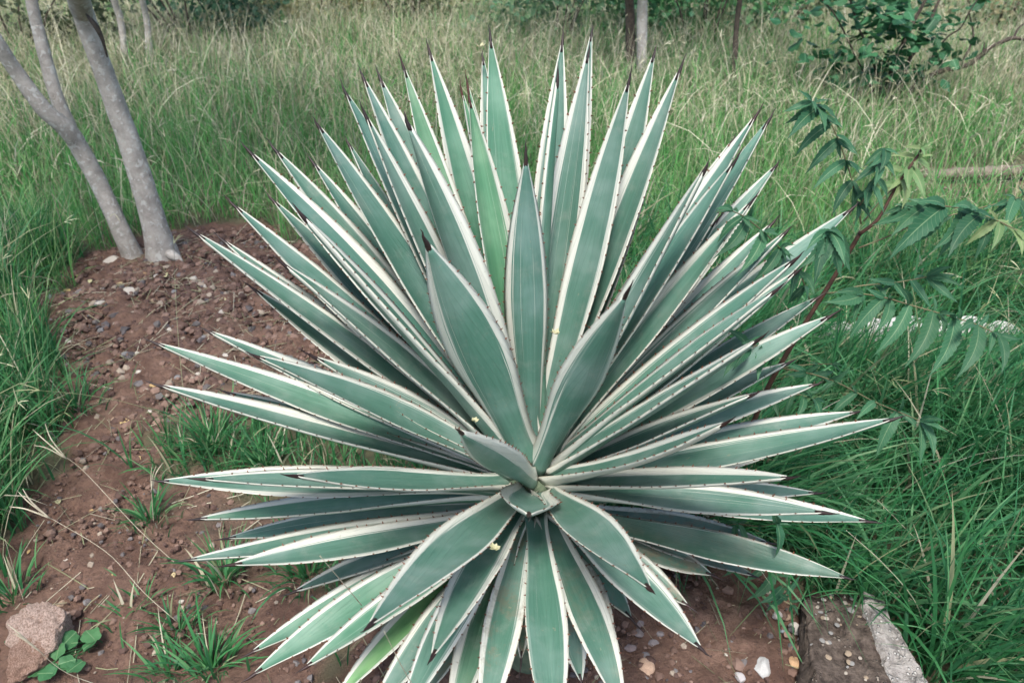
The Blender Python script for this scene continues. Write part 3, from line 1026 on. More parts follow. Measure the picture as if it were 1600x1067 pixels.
# ---------------------------------------------------------------- rocks and concrete
g = ground_at(62, 1035)
rk = empty("rock", g)
tag(rk, "large pale pinkish tan rock lying on red soil beside a round-leaved weed", "rock")
for nm, (px, py, dz), sc, sd, tint in [("upper_lobe", (78, 990, .035), (.074, .058, .054), 11, (1.9, 1.8, 1.75, 1)), ("lower_lobe", (55, 1028, .01), (.056, .046, .042), 17, (1.5, 1.25, 1.12, 1))]:
    me = rock_mesh("rock", sd, .55, 1.9, 5, (1, 1, 1), 6, .24)
    me.polygons.foreach_set("use_smooth", [True] * len(me.polygons))
    o = place(nm, me, rk, M['rock'])
    q = ground_at(px, py + 12)
    o.location = q + np.array([0, 0, sc[2] * .55 + dz * .3]) - g
    o.scale = sc
    o.rotation_euler = (.2, .1, .5 + sd)
    o.color = tint

g = ground_at(1352, 1040)
blk = empty("concrete_block", g)
tag(blk, "broken old concrete block with exposed aggregate and a pale mortar strip beside the grass", "block")


def rough_box(name, corners, z0, z1, seed, amp=.008, nn=30):
    V, F = [], []
    idx = {}
    q00, q10, q11, q01 = [np.asarray(q, float) for q in corners]

    def vert(i, j, k_):
        key = (i, j, k_)
        if key in idx:
            return idx[key]
        a, b, d_ = i / nn * 2 - 1, j / nn * 2 - 1, k_ / 8 * 2 - 1

        def rd(t, q):
            return math.copysign(1 - (1 - abs(t)) ** 1.0 if abs(t) < .93 else .93 + (abs(t) - .93) * q, t)
        e = [abs(a) > .9, abs(b) > .93, abs(d_) > .7]
        f = 1 - .075 * (sum(e) - 1) if sum(e) > 1 else 1
        s_, t_ = (a * f + 1) / 2, (b * f + 1) / 2
        x, y = ((1 - s_) * (1 - t_) * q00 + s_ * (1 - t_) * q10 + s_ * t_ * q11 + (1 - s_) * t_ * q01)[:2]
        z = (z0 + z1) / 2 + d_ * (z1 - z0) / 2 * (f if d_ > 0 else 1)
        n3 = [(float(fbm(x * 22 + seed + 7 * q, y * 22, z * 22, 4)) - .5) * 2 * amp for q in range(3)]
        x, y, z = x + n3[0], y + n3[1], z + n3[2]
        V.append((x, y, z))
        idx[key] = len(V) - 1
        return idx[key]
    for i in range(nn):
        for j in range(nn):
            F.append((vert(i, j, 8), vert(i + 1, j, 8), vert(i + 1, j + 1, 8), vert(i, j + 1, 8)))
    for k_ in range(8):
        for i in range(nn):
            F.append((vert(i, 0, k_), vert(i + 1, 0, k_), vert(i + 1, 0, k_ + 1), vert(i, 0, k_ + 1)))
            F.append((vert(i + 1, nn, k_), vert(i, nn, k_), vert(i, nn, k_ + 1), vert(i + 1, nn, k_ + 1)))
            F.append((vert(0, i + 1, k_), vert(0, i, k_), vert(0, i, k_ + 1), vert(0, i + 1, k_ + 1)))
            F.append((vert(nn, i, k_), vert(nn, i + 1, k_), vert(nn, i + 1, k_ + 1), vert(nn, i, k_ + 1)))
    return mesh(name, V, F)


def mat_concrete(name, a, b, peb, amount):
    g_ = NT(name)
    p = g_.n("ShaderNodeNewGeometry").outputs['Position']
    n = g_.noise(p, 38, 6.0, .7)
    c = g_.mix(g_.step(n, .3, .7), a, b)
    vo = g_.n("ShaderNodeTexVoronoi")
    g_.l(p, vo.inputs['Vector'])
    vo.inputs['Scale'].default_value = 95
    f = g_.math('MULTIPLY', g_.step(vo.outputs['Distance'], .36, .22), g_.step(g_.noise(p, 25, 2.0), .62 - amount, .66 - amount))
    c = g_.mix(f, c, peb)
    h = g_.math('ADD', n, g_.math('MULTIPLY', f, .5))
    return g_.bsdf(c, .92, g_.bump(h, 1.0, .016), .2)


M['conc'] = mat_concrete("concrete", (.040, .030, .025), (.150, .118, .096), (.27, .23, .19), .06)
M['mortar'] = mat_concrete("mortar", (.20, .18, .165), (.46, .43, .40), (.56, .54, .51), .2)
hzb = float(g[2])


def on_plane(px, py, z):
    r = ray(px, py)
    return (CAMP + r * ((CAM_H - z) / -r[2]))


zt = hzb + .065
body_c = [on_plane(*q, zt) for q in ((1268, 1160), (1424, 1160), (1352, 914), (1250, 920))]
strip_c = [on_plane(*q, zt + .004) for q in ((1408, 1150), (1496, 1150), (1376, 926), (1340, 918))]
body = place("concrete_body", rough_box("concrete_body", body_c, hzb - .06, zt, 3, .022), blk, M['conc'])
strip = place("mortar_strip", rough_box("mortar_strip", strip_c, hzb - .05, zt + .006, 9, .020, 26), blk, M['mortar'])
PEB = [rock_mesh("pebble", 700 + i, .3, 1.4, 2, (1, 1, .8)) for i in range(6)]
for k_ in range(60):
    o = place("aggregate_stone", PEB[k_ % 6], blk, M['stone'])
    u_, v_ = rng.uniform(.1, .85), rng.uniform(.2, .95)
    if k_ < 14:
        v_ = rng.uniform(.7, .97)
    q_ = (1 - u_) * (1 - v_) * body_c[0] + u_ * (1 - v_) * body_c[1] + u_ * v_ * body_c[2] + (1 - u_) * v_ * body_c[3]
    s = rng.uniform(.0025, .0085) * rng.uniform(.6, 1)
    o.location = np.array([q_[0], q_[1], zt - .0005]) - g
    o.scale = (s * rng.uniform(.6, 1.2), s, s * .35)
    o.rotation_euler = (0, 0, rng.uniform(0, 6))
    o.color = [(.75, .68, .6, 1), (.62, .5, .38, 1), (.5, .5, .5, 1)][k_ % 3]

# stones one can point at: pixel, size in pixels, tint
PALE, GREY, TAN, DARK = (.98, .92, .84, 1), (.42, .42, .44, 1), (.75, .56, .42, 1), (.20, .19, .20, 1)
STONES = [
    (1191, 1044, 40, (.95, .97, .98, 1), "round pale grey stone on dark soil near the concrete block"),
    (1240, 1036, 24, (1.0, .66, .40, 1), "orange brown stone on dark soil beside the concrete block"),
    (1008, 1043, 28, (1.0, .70, .52, 1), "tan stone on dark soil under the front agave leaves"),
    (1242, 982, 24, (.95, .90, .85, 1), "flat pale stone against the far end of the concrete block"),
    (1215, 962, 20, (.9, .85, .85, 1), "long thin pale stone beside the concrete block"),
    (177, 411, 26, PALE, "bright whitish stone at the foot of the slender forked tree"),
    (204, 457, 22, PALE, None), (158, 475, 17, PALE, None), (194, 555, 16, GREY, None), (219, 584, 17, PALE, None),
    (107, 535, 13, PALE, None), (215, 552, 10, PALE, None), (347, 489, 14, PALE, None), (244, 433, 10, PALE, None),
    (303, 436, 12, PALE, None), (135, 447, 11, PALE, None), (272, 457, 12, GREY, None), (78, 571, 12, PALE, None),
    (180, 507, 10, PALE, None), (95, 490, 12, TAN, None), (320, 448, 10, PALE, None), (352, 557, 14, PALE, None),
    (310, 585, 10, PALE, None), (160, 615, 10, GREY, None), (207, 626, 11, GREY, None), (181, 655, 15, TAN, None),
    (235, 643, 9, PALE, None), (260, 633, 10, GREY, None), (278, 590, 11, GREY, None), (115, 428, 12, GREY, None),
    (195, 430, 12, GREY, None), (78, 466, 13, GREY, None), (158, 517, 12, GREY, None), (287, 521, 11, DARK, None),
    (320, 528, 12, GREY, None), (255, 633, 8, DARK, None), (275, 500, 11, DARK, None), (265, 515, 9, PALE, None),
    (140, 400, 10, GREY, None), (445, 395, 15, PALE, None), (480, 530, 14, GREY, None), (240, 470, 9, TAN, None),
    (118, 872, 8, PALE, None), (112, 880, 8, PALE, None), (103, 876, 8, PALE, None), (133, 872, 8, DARK, None),
    (136, 941, 13, GREY, None), (296, 947, 10, DARK, None), (283, 940, 9, PALE, None), (132, 916, 8, PALE, None),
    (94, 945, 16, TAN, None), (255, 763, 10, DARK, None), (198, 704, 10, DARK, None), (202, 755, 7, PALE, None),
    (998, 990, 20, (.42, .36, .36, 1), None), (1020, 1005, 18, (.40, .36, .38, 1), None), (985, 1012, 18, (.45, .36, .36, 1), None),
    (1030, 990, 16, (.42, .38, .40, 1), None), (1010, 1025, 16, (.36, .34, .36, 1), None), (1000, 975, 16, (.40, .34, .36, 1), None),
    (1106, 973, 14, TAN, None), (1147, 1002, 13, GREY, None), (1156, 1059, 18, (.85, .82, .85, 1), None), (1222, 985, 10, (.5, .58, .66, 1), None),
    (1230, 965, 14, TAN, None), (1135, 1025, 10, PALE, None), (1088, 1028, 9, PALE, None), (1195, 923, 8, GREY, None),
    (1160, 920, 8, PALE, None), (1250, 1000, 11, (.4, .38, .4, 1), None), (1236, 1010, 12, DARK, None), (1260, 1028, 13, DARK, None),
    (1125, 960, 9, GREY, None), (1234, 905, 12, PALE, None), (1200, 925, 9, PALE, None), (1180, 1000, 10, TAN, None),
]
SM = [rock_mesh("stone", 800 + i, .34, 1.3, 3, (1, .82, .62), 6) for i in range(9)]
for k_, (px, py, sz, tint, lab) in enumerate(STONES):
    g = ground_at(px, py)
    d = (g - CAMP) @ FWD
    s = sz / FPX * d * .52
    o = place("stone", SM[k_ % 9], None, M['stone'])
    o.location = g + np.array([0, 0, s * .16])
    o.scale = (s, s * rng.uniform(.8, 1.15), s * rng.uniform(.8, 1.1))
    o.rotation_euler = (rng.uniform(-.3, .3), rng.uniform(-.3, .3), rng.uniform(0, 6))
    o.color = tint
    if lab:
        tag(o, lab, "stone")
    else:
        nmx = "pale" if tint == PALE else "tan" if tint == TAN else "dark" if tint[0] < .5 else "grey"
        where = ("on the dark soil near the concrete block" if px > 900 else "on the flat red soil above the pale rock" if py > 690 else "close to the feet of the two trees" if py < 450 else "half way down the soil heap below the trees" if py < 560 else "at the bottom of the soil heap by the agave leaf tips")
        tag(o, "small %s stone lying %s" % (nmx, where), "stone", "small %s stones %s" % (nmx, where))

# grit and clods: too many to count
gn = 16000
x = rng.uniform(-2.0, 1.1, gn * 3)
y = rng.uniform(.85, 3.3, gn * 3)
m = soil_mask(x, y) & ((fbm(x * 3, y * 3, 8.0, 2) > .42) | (y > 1.9))
x, y = x[m][:gn], y[m][:gn]
gr_ = (1 + 5 ** .5) / 2
oct_ = np.array([(-1, gr_, 0), (1, gr_, 0), (-1, -gr_, 0), (1, -gr_, 0), (0, -1, gr_), (0, 1, gr_), (0, -1, -gr_), (0, 1, -gr_), (gr_, 0, -1), (gr_, 0, 1), (-gr_, 0, -1), (-gr_, 0, 1)], float) / 1.9
of = np.array([(0, 11, 5), (0, 5, 1), (0, 1, 7), (0, 7, 10), (0, 10, 11), (1, 5, 9), (5, 11, 4), (11, 10, 2), (10, 7, 6), (7, 1, 8),
               (3, 9, 4), (3, 4, 2), (3, 2, 6), (3, 6, 8), (3, 8, 9), (4, 9, 5), (2, 4, 11), (6, 2, 10), (8, 6, 7), (9, 8, 1)])
n = len(x)
s = .0014 + .0085 * rng.random(n) ** 4 * np.where(y > 1.7, 1.9, 1.0)
bigc = rng.random(n) < np.where(y > 1.7, .022, .012)
s = np.where(bigc, rng.uniform(.006, .016, n), s)
V = oct_[None] * s[:, None, None] * rng.uniform(.65, 1.3, (n, 12, 1))
a = rng.uniform(0, 6.28, n)
ca, sa = np.cos(a)[:, None], np.sin(a)[:, None]
V = np.stack([V[..., 0] * ca - V[..., 1] * sa, V[..., 0] * sa + V[..., 1] * ca, V[..., 2] * .75], -1)
V += np.stack([x, y, H(x, y) + s * .15 + .004], -1)[:, None]
pal = np.array([(.135, .085, .066), (.09, .056, .046), (.19, .125, .098), (.095, .084, .084), (.28, .23, .18), (.14, .125, .12)])
C = pal[rng.choice(6, n, p=[.36, .31, .2, .05, .04, .04])] * rng.uniform(.8, 1.2, (n, 1))
C[bigc] = pal[rng.integers(0, 3, bigc.sum())]
T = (np.arange(n)[:, None, None] * 12 + of[None]).reshape(-1, 3)
o = place("gravel", fast_mesh("gravel", V.reshape(-1, 3), T, np.repeat(C, 12, 0), False), None, M['grit'])
tag(o, "fine brown grit and small clods scattered over the bare soil", "gravel", kind="stuff")

# fallen leaves on the heap
FALL = [(192, 445), (125, 432), (232, 430), (258, 430), (155, 492), (100, 455), (245, 606), (66, 600), (178, 660), (195, 670), (285, 555),
        (92, 500), (138, 540), (290, 415), (345, 444), (140, 445), (182, 753), (216, 716), (140, 800), (93, 790), (272, 896), (180, 897), (44, 868), (340, 470)]
fv = [(0, 0, 0), (.28, .3, .06), (.34, .6, .08), (0, 1, .03), (-.34, .6, .10), (-.28, .3, .05), (0, .5, -.02)]
FM = mesh("fallen_leaf", fv, [(0, 1, 6), (1, 2, 6), (2, 3, 6), (3, 4, 6), (4, 5, 6), (5, 0, 6)])
for k_, (px, py) in enumerate(FALL):
    g = ground_at(px, py)
    o = place("fallen_leaf", FM, None, M['fallen'])
    s = rng.uniform(.022, .042) * (1.0 if py < 690 else .62)
    o.location = g + np.array([0, 0, .006])
    o.scale = (s, s, s * 1.4)
    o.rotation_euler = (rng.uniform(-.3, .3), rng.uniform(-.5, .5), rng.uniform(0, 6.3))
    o.color = [(1, 1, 1, 1), (1.15, 1.1, .9, 1), (.85, .72, .6, 1), (1.0, 1.15, 1.2, 1)][k_ % 4]
    w = "on the soil heap close to the tree feet" if py < 470 else "lower down the soil heap" if py < 690 else "on the flat red soil by the pale rock"
    tag(o, "small yellow fallen leaf " + w, "leaf", "fallen leaves " + w)

# pale flowers dropped on the agave
for px, py, d, lab in [(773, 857, 1.10, "small pale yellow flower fallen on a front agave leaf"), (750, 75, 1.34, "small cream flower caught by an agave tip spine"),
                       (868, 522, 1.26, "withered yellowish flower wedged between upright agave leaves"), (742, 658, 1.30, "withered yellow flower caught low between agave leaves")]:
    c = at(px, py, d)
    parts = []
    for j in range(7):
        a = j * .9 + random.random() * .4
        e = np.array([math.cos(a), math.sin(a) * .7, .35 + .5 * random.random()]) * random.uniform(.006, .011)
        sd = np.array([-math.sin(a), math.cos(a), .3]) * .003
        parts.append(([c, c + e * .5 + sd, c + e, c + e * .5 - sd], [(0, 1, 2, 3)]))
    fo = empty("fallen_flower", c)
    tag(fo, lab, "flower")
    place("petals", mesh("petals", *join(parts)), fo, M['petal'])

# ---------------------------------------------------------------- the sapling (feathered, toothed leaflets)


def leaflet_mesh(seed):
    r = np.random.default_rng(seed)
    n = 22
    V, UV, F = [], [], []
    sick = .10 * (1 if seed % 2 else -1)
    for i in range(n):
        t = i / (n - 1)
        w = .122 * math.sin(math.pi * min(1, t ** .72)) ** .85 * (1.0 - .15 * t) + .004
        if t > .55:
            w *= max(0.02, 1 - ((t - .55) / .45) ** 1.8 * .55)
        tooth = .026 * (1 if i % 2 else -.35) * (w / .17)
        cx = sick * math.sin(t * math.pi * .9) * .6 - sick * .5 * t * t
        zc = -.16 * t * t + .05 * math.sin(t * 3)
        wl, wr = w + tooth, w + tooth
        for q, u in ((-1, 0), (-.5, .25), (0, .5), (.5, .75), (1, 1)):
            ww = (wl if q < 0 else wr) * q
            if abs(q) == .5:
                ww = w * q
            V.append((cx + ww, t - (.02 if abs(q) == 1 else 0), zc + abs(q) * w * .42 + .010 * math.sin(t * 22 + seed) * abs(q)))
            UV.append((u, t))
    for i in range(n - 1):
        for j in range(4):
            F.append((i * 5 + j, i * 5 + j + 1, (i + 1) * 5 + j + 1, (i + 1) * 5 + j))
    return mesh("leaflet", V, F, UV)


LM = {'leaflet': [leaflet_mesh(i) for i in range(6)], 'young': []}
LM['young'] = [m_.copy() for m_ in LM['leaflet']]
gr = ground_at(1078, 880)
sap = empty("sapling", gr)
tag(sap, "young sapling with feathery toothed leaflets on a thin red-brown stem leaning past the agave", "sapling")
dr = (gr - CAMP) @ FWD
stem_px = [(1078, 884, dr), (1120, 790, dr - .14), (1165, 690, 1.70), (1200, 605, 1.61), (1252, 515, 1.53), (1308, 425, 1.47), (1345, 362, 1.42)]
V, F = tube(spline([at(*p) for p in stem_px], 40), list(np.interp(np.linspace(0, 1, 40), [0, .5, 1], [.0065, .0050, .0036])), 10, .12, 5)
place("stem", mesh("stem", V, F), sap, M['twig'])
V, F = tube(spline([at(1343, 366, 1.42), at(1372, 342, 1.40), at(1400, 292, 1.385), at(1428, 252, 1.37), at(1440, 234, 1.365)], 18), list(np.linspace(.0034, .0016, 18)), 8, .1, 2)
place("stem", mesh("stem", V, F), sap, M['twig'])


def Z3(zx, zy):                                    # notes taken on an enlarged corner of the photograph
    return 1060 + zx * .3936, zy * .3936


def Z6(zx, zy):
    return 1060 + zx * .3936, 340 + zy * .3936


def Z9(zx, zy):
    return 1060 + zx * .3936, 647 + zy * .3936


# rachis points, depth at start and end, leaflets (attach -> tip), look
FRONDS = [
    (Z3, [(725, 890), (700, 760), (665, 640), (630, 545), (595, 475), (545, 412), (528, 402)], 1.42, 1.30, 'leaflet',
     [((530, 402), (415, 440)), ((545, 412), (425, 492)), ((567, 440), (446, 535)), ((600, 490), (460, 615)), ((635, 552), (510, 688)), ((665, 635), (535, 746)),
      ((690, 722), (610, 850)), ((545, 400), (600, 395)), ((560, 425), (642, 466)), ((585, 455), (640, 500)), ((640, 565), (712, 610)), ((668, 640), (735, 690)),
      ((700, 745), (775, 830)), ((712, 800), (770, 870))]),
    (Z3, [(735, 880), (800, 800), (860, 740), (935, 640), (962, 588)], 1.41, 1.365, 'young',
     [((962, 588), (905, 578)), ((962, 600), (1015, 575)), ((935, 628), (840, 612)), ((940, 625), (1015, 612)), ((900, 668), (785, 658)), ((940, 632), (1018, 695)), ((865, 722), (765, 730)),
      ((910, 672), (982, 785)), ((880, 720), (905, 820)), ((965, 590), (1010, 560))]),
    (Z3, [(720, 815), (748, 770), (780, 700), (820, 592)], 1.40, 1.34, 'leaflet',
     [((818, 592), (738, 660)), ((800, 640), (700, 715)), ((820, 595), (880, 610)), ((805, 630), (862, 690)), ((778, 710), (840, 790)), ((775, 735), (826, 838)), ((760, 745), (690, 800))]),
    (Z3, [(715, 985), (830, 940), (950, 888), (1100, 850), (1240, 815), (1380, 778), (1460, 760)], 1.44, 1.38, 'leaflet',
     [((1330, 790), (1310, 900)), ((1350, 788), (1400, 930)), ((1300, 800), (1245, 850)), ((1180, 830), (1120, 870)), ((1090, 850), (1030, 900)), ((1390, 775), (1440, 880)), ((1240, 815), (1200, 840)), ((1010, 872), (965, 920))]),
    (Z3, [(895, 828), (960, 820), (1040, 818), (1120, 828), (1200, 852), (1270, 878), (1345, 916)], 1.40, 1.28, 'leaflet',
     [((900, 828), (795, 890)), ((930, 824), (830, 880)), ((985, 820), (855, 930)), ((1050, 828), (856, 1020)), ((1060, 825), (920, 985)), ((1130, 838), (1040, 985)),
      ((1150, 850), (1035, 1036)), ((1190, 855), (1075, 1000)), ((1225, 880), (1180, 1035)), ((1170, 835), (1250, 850)), ((1100, 825), (1190, 850))]),
    (Z3, [(1200, 852), (1270, 878), (1345, 916)], 1.33, 1.27, 'young',
     [((1245, 875), (1140, 978)), ((1280, 896), (1248, 992)), ((1300, 915), (1372, 1005)), ((1270, 875), (1345, 915)), ((1330, 905), (1372, 940))]),
    (Z6, [(585, 300), (650, 297), (730, 303), (820, 318), (905, 343), (1010, 372), (1100, 398), (1185, 425), (1270, 465)], 1.47, 1.24, 'leaflet',
     [((725, 303), (595, 335)), ((740, 310), (690, 420)), ((820, 320), (680, 480)), ((830, 330), (800, 450)), ((910, 348), (785, 550)), ((1005, 380), (915, 592)), ((1100, 405), (1018, 628)),
      ((1195, 430), (1125, 635)), ((1262, 465), (1300, 610)), ((1030, 380), (1060, 470)), ((1165, 420), (1130, 440)), ((1230, 445), (1240, 540)), ((1060, 385), (1120, 395))]),
    (Z6, [(640, 290), (730, 270), (830, 262), (910, 250), (985, 236)], 1.46, 1.42, 'leaflet',
     [((985, 236), (1130, 266)), ((980, 238), (1118, 336)), ((930, 252), (1012, 355)), ((860, 262), (920, 332)), ((850, 262), (765, 240)), ((760, 268), (800, 250)), ((790, 266), (835, 330))]),
    (Z6, [(410, 598), (520, 618), (620, 650), (700, 690), (780, 732), (860, 765), (960, 806)], 1.62, 1.34, 'leaflet',
     [((500, 600), (525, 705)), ((545, 585), (622, 660)), ((605, 582), (660, 668)), ((640, 650), (565, 690)), ((700, 692), (590, 800)), ((785, 735), (715, 795)), ((870, 775), (788, 955)),
      ((955, 806), (975, 990)), ((965, 808), (1032, 955)), ((880, 775), (955, 835)), ((490, 612), (420, 580))]),
    (Z6, [(410, 598), (460, 588), (540, 582), (610, 580)], 1.62, 1.56, 'leaflet', [((540, 582), (520, 640)), ((600, 580), (650, 610))]),
    (Z6, [(528, 352), (505, 280), (470, 200), (410, 130), (340, 60), (265, 0), (215, -25)], 1.52, 1.16, 'leaflet',
     [((232, 5), (146, 95)), ((290, 25), (160, 158)), ((345, 70), (248, 222)), ((395, 118), (296, 262)), ((425, 150), (375, 240)), ((218, -18), (140, -25)), ((260, -5), (330, 15)),
      ((470, 205), (450, 320)), ((490, 240), (430, 350)), ((320, 40), (400, 60)), ((500, 275), (470, 340)), ((385, 105), (455, 170))]),
    (Z6, [(640, 140), (625, 95), (600, 52)], 1.46, 1.22, 'leaflet',
     [((600, 55), (490, 205)), ((598, 60), (545, 265)), ((600, 55), (620, 190)), ((605, 58), (662, 250)), ((610, 60), (695, 180)), ((595, 50), (510, 120)), ((600, 60), (575, 200)), ((608, 52), (680, 100))]),
    (Z6, [(480, 455), (420, 478), (350, 495), (280, 520), (230, 560)], 1.40, 1.24, 'leaflet',
     [((265, 418), (250, 515)), ((345, 498), (318, 640)), ((375, 505), (365, 585)), ((420, 490), (380, 575)), ((290, 520), (225, 598)), ((240, 550), (160, 580)), ((300, 470), (290, 510)), ((330, 500), (290, 600))]),
    (Z6, [(335, 715), (290, 700), (240, 705), (170, 738)], 1.66, 1.52, 'leaflet',
     [((178, 738), (95, 770)), ((190, 738), (165, 810)), ((225, 712), (240, 805)), ((270, 700), (300, 785)), ((310, 705), (345, 760)), ((200, 745), (215, 800))]),
    (Z6, [(340, 700), (400, 690), (470, 700), (540, 720)], 1.66, 1.58, 'leaflet', [((380, 690), (395, 790)), ((440, 695), (425, 790)), ((505, 710), (470, 800)), ((540, 722), (565, 800)), ((500, 700), (560, 690))]),
    (Z9, [(70, 520), (140, 460), (230, 435), (320, 445), (390, 430)], 1.62, 1.36, 'leaflet',
     [((225, 440), (195, 595)), ((240, 440), (290, 530)), ((385, 432), (400, 575)), ((160, 450), (120, 470)), ((300, 440), (330, 470)), ((150, 455), (180, 470)), ((395, 430), (450, 440))]),
    (Z9, [(60, 560), (200, 570), (340, 585), (380, 620), (415, 690), (450, 755)], 1.80, 1.66, 'leaflet',
     [((350, 590), (255, 670)), ((378, 620), (285, 745)), ((410, 680), (330, 750)), ((435, 715), (345, 790)), ((440, 712), (490, 640)), ((360, 590), (420, 600)), ((450, 755), (440, 790)), ((250, 575), (180, 650)), ((300, 580), (220, 600))]),
]
for zf, rp, da, db_, look, lfs in FRONDS:
    rr = [zf(*p) for p in rp]
    nn = len(rr)
    P3 = [at(x, y, da + (db_ - da) * i / (nn - 1)) for i, (x, y) in enumerate(rr)]
    sp = spline(P3, max(14, nn * 4))
    V, F = tube(sp, list(np.linspace(.0016, .0008, len(sp))), 6)
    fr_o = place("frond", mesh("frond", V, F), sap, M['rachis'])
    A2 = np.array(rr)
    extra = []
    for (a, b) in lfs:                      # each leaflet's partner, a little shorter, on the other side of the rachis
        j = int(np.argmin([(p[0] - a[0]) ** 2 + (p[1] - a[1]) ** 2 for p in rp]))
        t0, t1 = np.array(rp[max(0, j - 1)], float), np.array(rp[min(len(rp) - 1, j + 1)], float)
        tt = (t1 - t0) / (np.linalg.norm(t1 - t0) + 1e-6)
        v = np.array(b, float) - np.array(a, float)
        along = (v @ tt)
        perp = v - tt * along
        q = np.array(a) + tt * 9
        w_ = tt * along - perp * rng.uniform(.25, .55) + np.array([0, abs(along) * .1 + 14])
        if np.linalg.norm(w_) > 26:
            extra.append((tuple(q), tuple(q + w_ * rng.uniform(.75, .95))))
    lfs = list(lfs) + extra
    for k_, (a, b) in enumerate(lfs):
        ax_, ay_ = zf(*a)
        bx_, by_ = zf(*b)
        i0 = int(np.argmin((A2[:, 0] - ax_) ** 2 + (A2[:, 1] - ay_) ** 2))
        dd = da + (db_ - da) * i0 / (nn - 1)
        # start on the rachis itself
        spp = np.array(sp)
        q0 = at(ax_, ay_, dd)
        j = int(np.argmin(((spp - q0) ** 2).sum(1)))
        st = sp[j]
        en = at(bx_, by_, dd - .02 + rng.uniform(-.03, .03))
        v = en - st
        L = np.linalg.norm(v)
        if L < .012:
            continue
        yv = v / L
        nv = np.array([rng.uniform(-.45, .45), -.75, .75])
        nv -= yv * (nv @ yv)
        nv /= np.linalg.norm(nv)
        xv = np.cross(yv, nv)
        mt = Matrix(((xv[0], yv[0], nv[0]), (xv[1], yv[1], nv[1]), (xv[2], yv[2], nv[2])))
        o = place("leaflet", LM[look][(k_ + i0) % 6], fr_o, M[look])
        o.location = Vector(st) - sap.location - fr_o.location
        o.rotation_euler = mt.to_euler()
        o.scale = (L * rng.uniform(.82, 1.08), L, L)
        o.color = tuple(np.array([1, 1, 1]) * rng.uniform(.8, 1.25)) + (1,)

# ---------------------------------------------------------------- round-leaved weed by the rock
gw = ground_at(135, 1010)
weed = empty("weed_plant", gw)
tag(weed, "low weed with rounded green leaves growing against the pale rock", "weed")


def round_leaf(seed):
    V, UV, F = [(0, 0, 0)], [(.5, .0)], []
    n = 16
    for ring in (.5, 1.0):
        for i in range(n):
            a = 2 * math.pi * i / n
            rr = ring * (.46 + .05 * math.cos(a * 5 + seed))
            x, y = math.sin(a) * rr * .95, .48 - math.cos(a) * rr * 1.05
            V.append((x, y, .10 * abs(x) + .05 * math.sin(a * 3 + seed) * ring - .08 * y * y))
            UV.append((.5 + x, y))
    V[0] = (0, .48, -.01)
    UV[0] = (.5, .48)
    for i in range(n):
        j = (i + 1) % n
        F.append((0, 1 + i, 1 + j))
        F.append((1 + i, 1 + n + i, 1 + n + j, 1 + j))
    return mesh("leaf", V, F, UV)


RL = [round_leaf(i) for i in range(3)]
for k_, (px, py, sz) in enumerate([(135, 985, 28), (122, 1004, 26), (95, 1012, 30), (88, 1030, 24), (60, 1052, 26), (75, 1058, 22), (105, 1050, 26), (45, 1058, 20), (8, 1005, 22), (150, 1000, 20), (118, 1030, 22), (92, 1045, 20)]):
    gg = ground_at(px, py + 6)
    d = (gg - CAMP) @ FWD - .03
    p = at(px, py, d)
    s = sz / FPX * d * 1.15
    o = place("leaf", RL[k_ % 3], weed, M['weed'])
    a = rng.uniform(0, 6.28)
    o.rotation_euler = (rng.uniform(-.35, .35), rng.uniform(-.35, .35), a)
    o.location = Vector(p) - weed.location
    o.scale = (s, s, s)
    V, F = tube(spline([gw + rng.normal(size=3) * np.array([.012, .012, 0]), (gw + p) / 2 + np.array([0, 0, .008]), p], 8), [.0011] * 8, 5)
    place("leaf_stalk", mesh("leaf_stalk", V, F), weed, M['weed'])

# ---------------------------------------------------------------- grass
G_DEEP = np.array([(.032, .150, .052), (.052, .205, .072), (.100, .260, .112), (.040, .165, .070)])
G_MID = np.array([(.105, .330, .085), (.150, .385, .112), (.240, .420, .165), (.085, .280, .080)])
G_DRY = np.array([(.46, .43, .30), (.38, .36, .23), (.60, .56, .42), (.30, .32, .18)])


